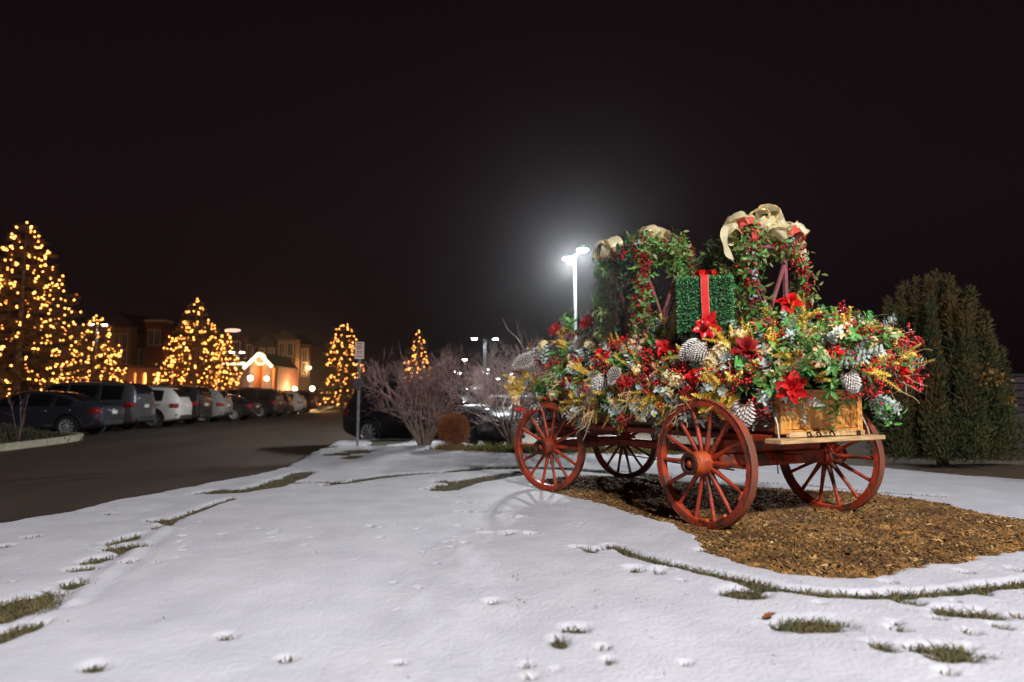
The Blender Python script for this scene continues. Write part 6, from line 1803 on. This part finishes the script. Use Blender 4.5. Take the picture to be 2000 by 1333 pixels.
def make_car(kind, label, loc, rotz, pnt, group='cars parked in a row along the road', sc=1.0, name='parked_car'):
    parts, wx, r, me_t, me_r = PROTO[kind]
    t = thing(name, label, 'car', loc, rotz, group); t.scale = (sc, sc, sc)
    for nm, me, how, sol in parts:
        o = inst(nm, me, t)
        if how == 'PAINT': o.material_slots[0].link = 'OBJECT'; o.material_slots[0].material = pnt
        if sol: md = o.modifiers.new('thickness', 'SOLIDIFY'); md.thickness = .012; md.offset = 0
    for x in wx:
        for s in (1, -1):
            w = bpy.data.objects.new('wheel', None); COL.objects.link(w); w.parent = t; w.location = (x, s * .80, r); w.rotation_euler = (0, 0, 0 if s < 0 else math.pi)
            inst('tyre', me_t, w); inst('rim', me_r, w)
    return t
K_black = paint('black', (0.016, 0.017, 0.026)); K_navy = paint('ink_blue', (0.045, 0.045, 0.065)); K_grey = paint('grey', (0.10, 0.10, 0.11)); K_white = paint('white', (0.62, 0.60, 0.56), .35, 0); K_silver = paint('silver', (0.36, 0.35, 0.34)); K_dred = paint('dark_red', (0.10, 0.02, 0.02)); K_char = paint('charcoal', (0.03, 0.03, 0.034)); K_pink = paint('cream', (0.55, 0.42, 0.36), .4, 0)
# the dark car behind the shrubs, nose to the right
fr = at(937, 851, 19.6); bk = at(760, 843, 21.0); yaw = math.atan2(19.6 - 21.0, fr.x - bk.x)
mid = Vector(((fr.x + bk.x) / 2, 20.3, 0)); mid.z = float(road_z(mid.x, mid.y)) + .0
d_ = (fr - bk).to_2d().length
make_car('suv', 'black crossover with alloy wheels parked behind the bare shrub and clipped shrub', (mid.x + .02, mid.y, mid.z), yaw, K_black, None, d_ / 2.76)
row = [ # px of the tail, distance, kind, paint, label
    (208, 21.3, 'sedan', K_navy, 'dark ink blue saloon, nearest car at the far left beside the kerbed island'),
    (272, 24.6, 'boxy', K_grey, 'dark grey sport utility with glowing red tail lamp, second in the row'),
    (352, 27.4, 'suv', K_white, 'white crossover with dark quarter window, third in the row'),
    (392, 30.2, 'boxy', K_char, 'charcoal sport utility right after the white crossover'),
    (437, 33.0, 'suv', K_silver, 'silver crossover between two dark cars, below the large lit conifer'),
    (494, 35.8, 'sedan', K_black, 'black saloon right of the silver crossover'),
    (540, 41.0, 'boxy', K_black, 'black sport utility in front of the gabled entrance'),
    (560, 43.8, 'suv', K_black, 'second black car in front of the gabled entrance, partly hidden'),
    (588, 49.6, 'suv', K_white, 'white roofed car near the far end of the row'),
    (612, 54.0, 'boxy', K_dred, 'dark red pickup sized car, last in the row'),
]
for px, Y, kind, pnt, lab in row:
    c = at(px, 800, Y); L = CARS[kind]['L']; yaw = math.pi - .12 + random.uniform(-.04, .04) + .24
    # nose points away to the left, so the tail faces the road
    nose = Vector((math.cos(yaw), math.sin(yaw), 0)); p = Vector((c.x, Y, 0)) + nose * (L / 2 - .25)
    p.z = float(road_z(p.x, p.y)); make_car(kind, lab, p, yaw, pnt)
c = at(536, 770, 74); make_car('boxy', 'pink lit light coloured van parked right of the gabled entrance', (c.x, 74, .05), .0, K_pink, None, 1.15)
for px, Y, kind, pnt, yaw, lab in ((985, 33, 'suv', K_white, 2.2, 'white car in the lamp lit car park beyond the black bonnet'), (1040, 30, 'sedan', K_char, 2.0, 'dark saloon beyond the bonnet, glimpsed through the front wheel'), (1190, 31, 'boxy', K_navy, 1.9, 'blue car glimpsed beneath the wagon between the wheels'), (1320, 30.5, 'suv', K_silver, 1.9, 'silver car glimpsed through the spokes of the near rear wheel')):
    c = at(px, 820, Y); make_car(kind, lab, (c.x, Y, float(road_z(c.x, Y))), yaw, pnt, 'cars in the lamp lit car park behind the wagon')

# ------------------------------------------------------------------ thin haze volume, added to give the lamps their halo
m = MB(); m.box(-270, 270, -50, 430, -2.0, 30)
hz = m.build('haze', []) if False else None
me = m.mesh('haze', bpy.data.materials.new('haze')); hm = me.materials[0]; hm.use_nodes = True
hm.node_tree.nodes.clear()
_o = hm.node_tree.nodes.new('ShaderNodeOutputMaterial'); _v = hm.node_tree.nodes.new('ShaderNodeVolumePrincipled')
_v.inputs['Color'].default_value = (.9, .92, .95, 1); _v.inputs['Density'].default_value = 0.00042; _v.inputs['Anisotropy'].default_value = .90
hm.node_tree.links.new(_v.outputs[0], _o.inputs['Volume'])
haze = inst('haze', me); haze['kind'] = 'stuff'; tag(haze, 'thin haze added for the halo round the lamps', 'haze')
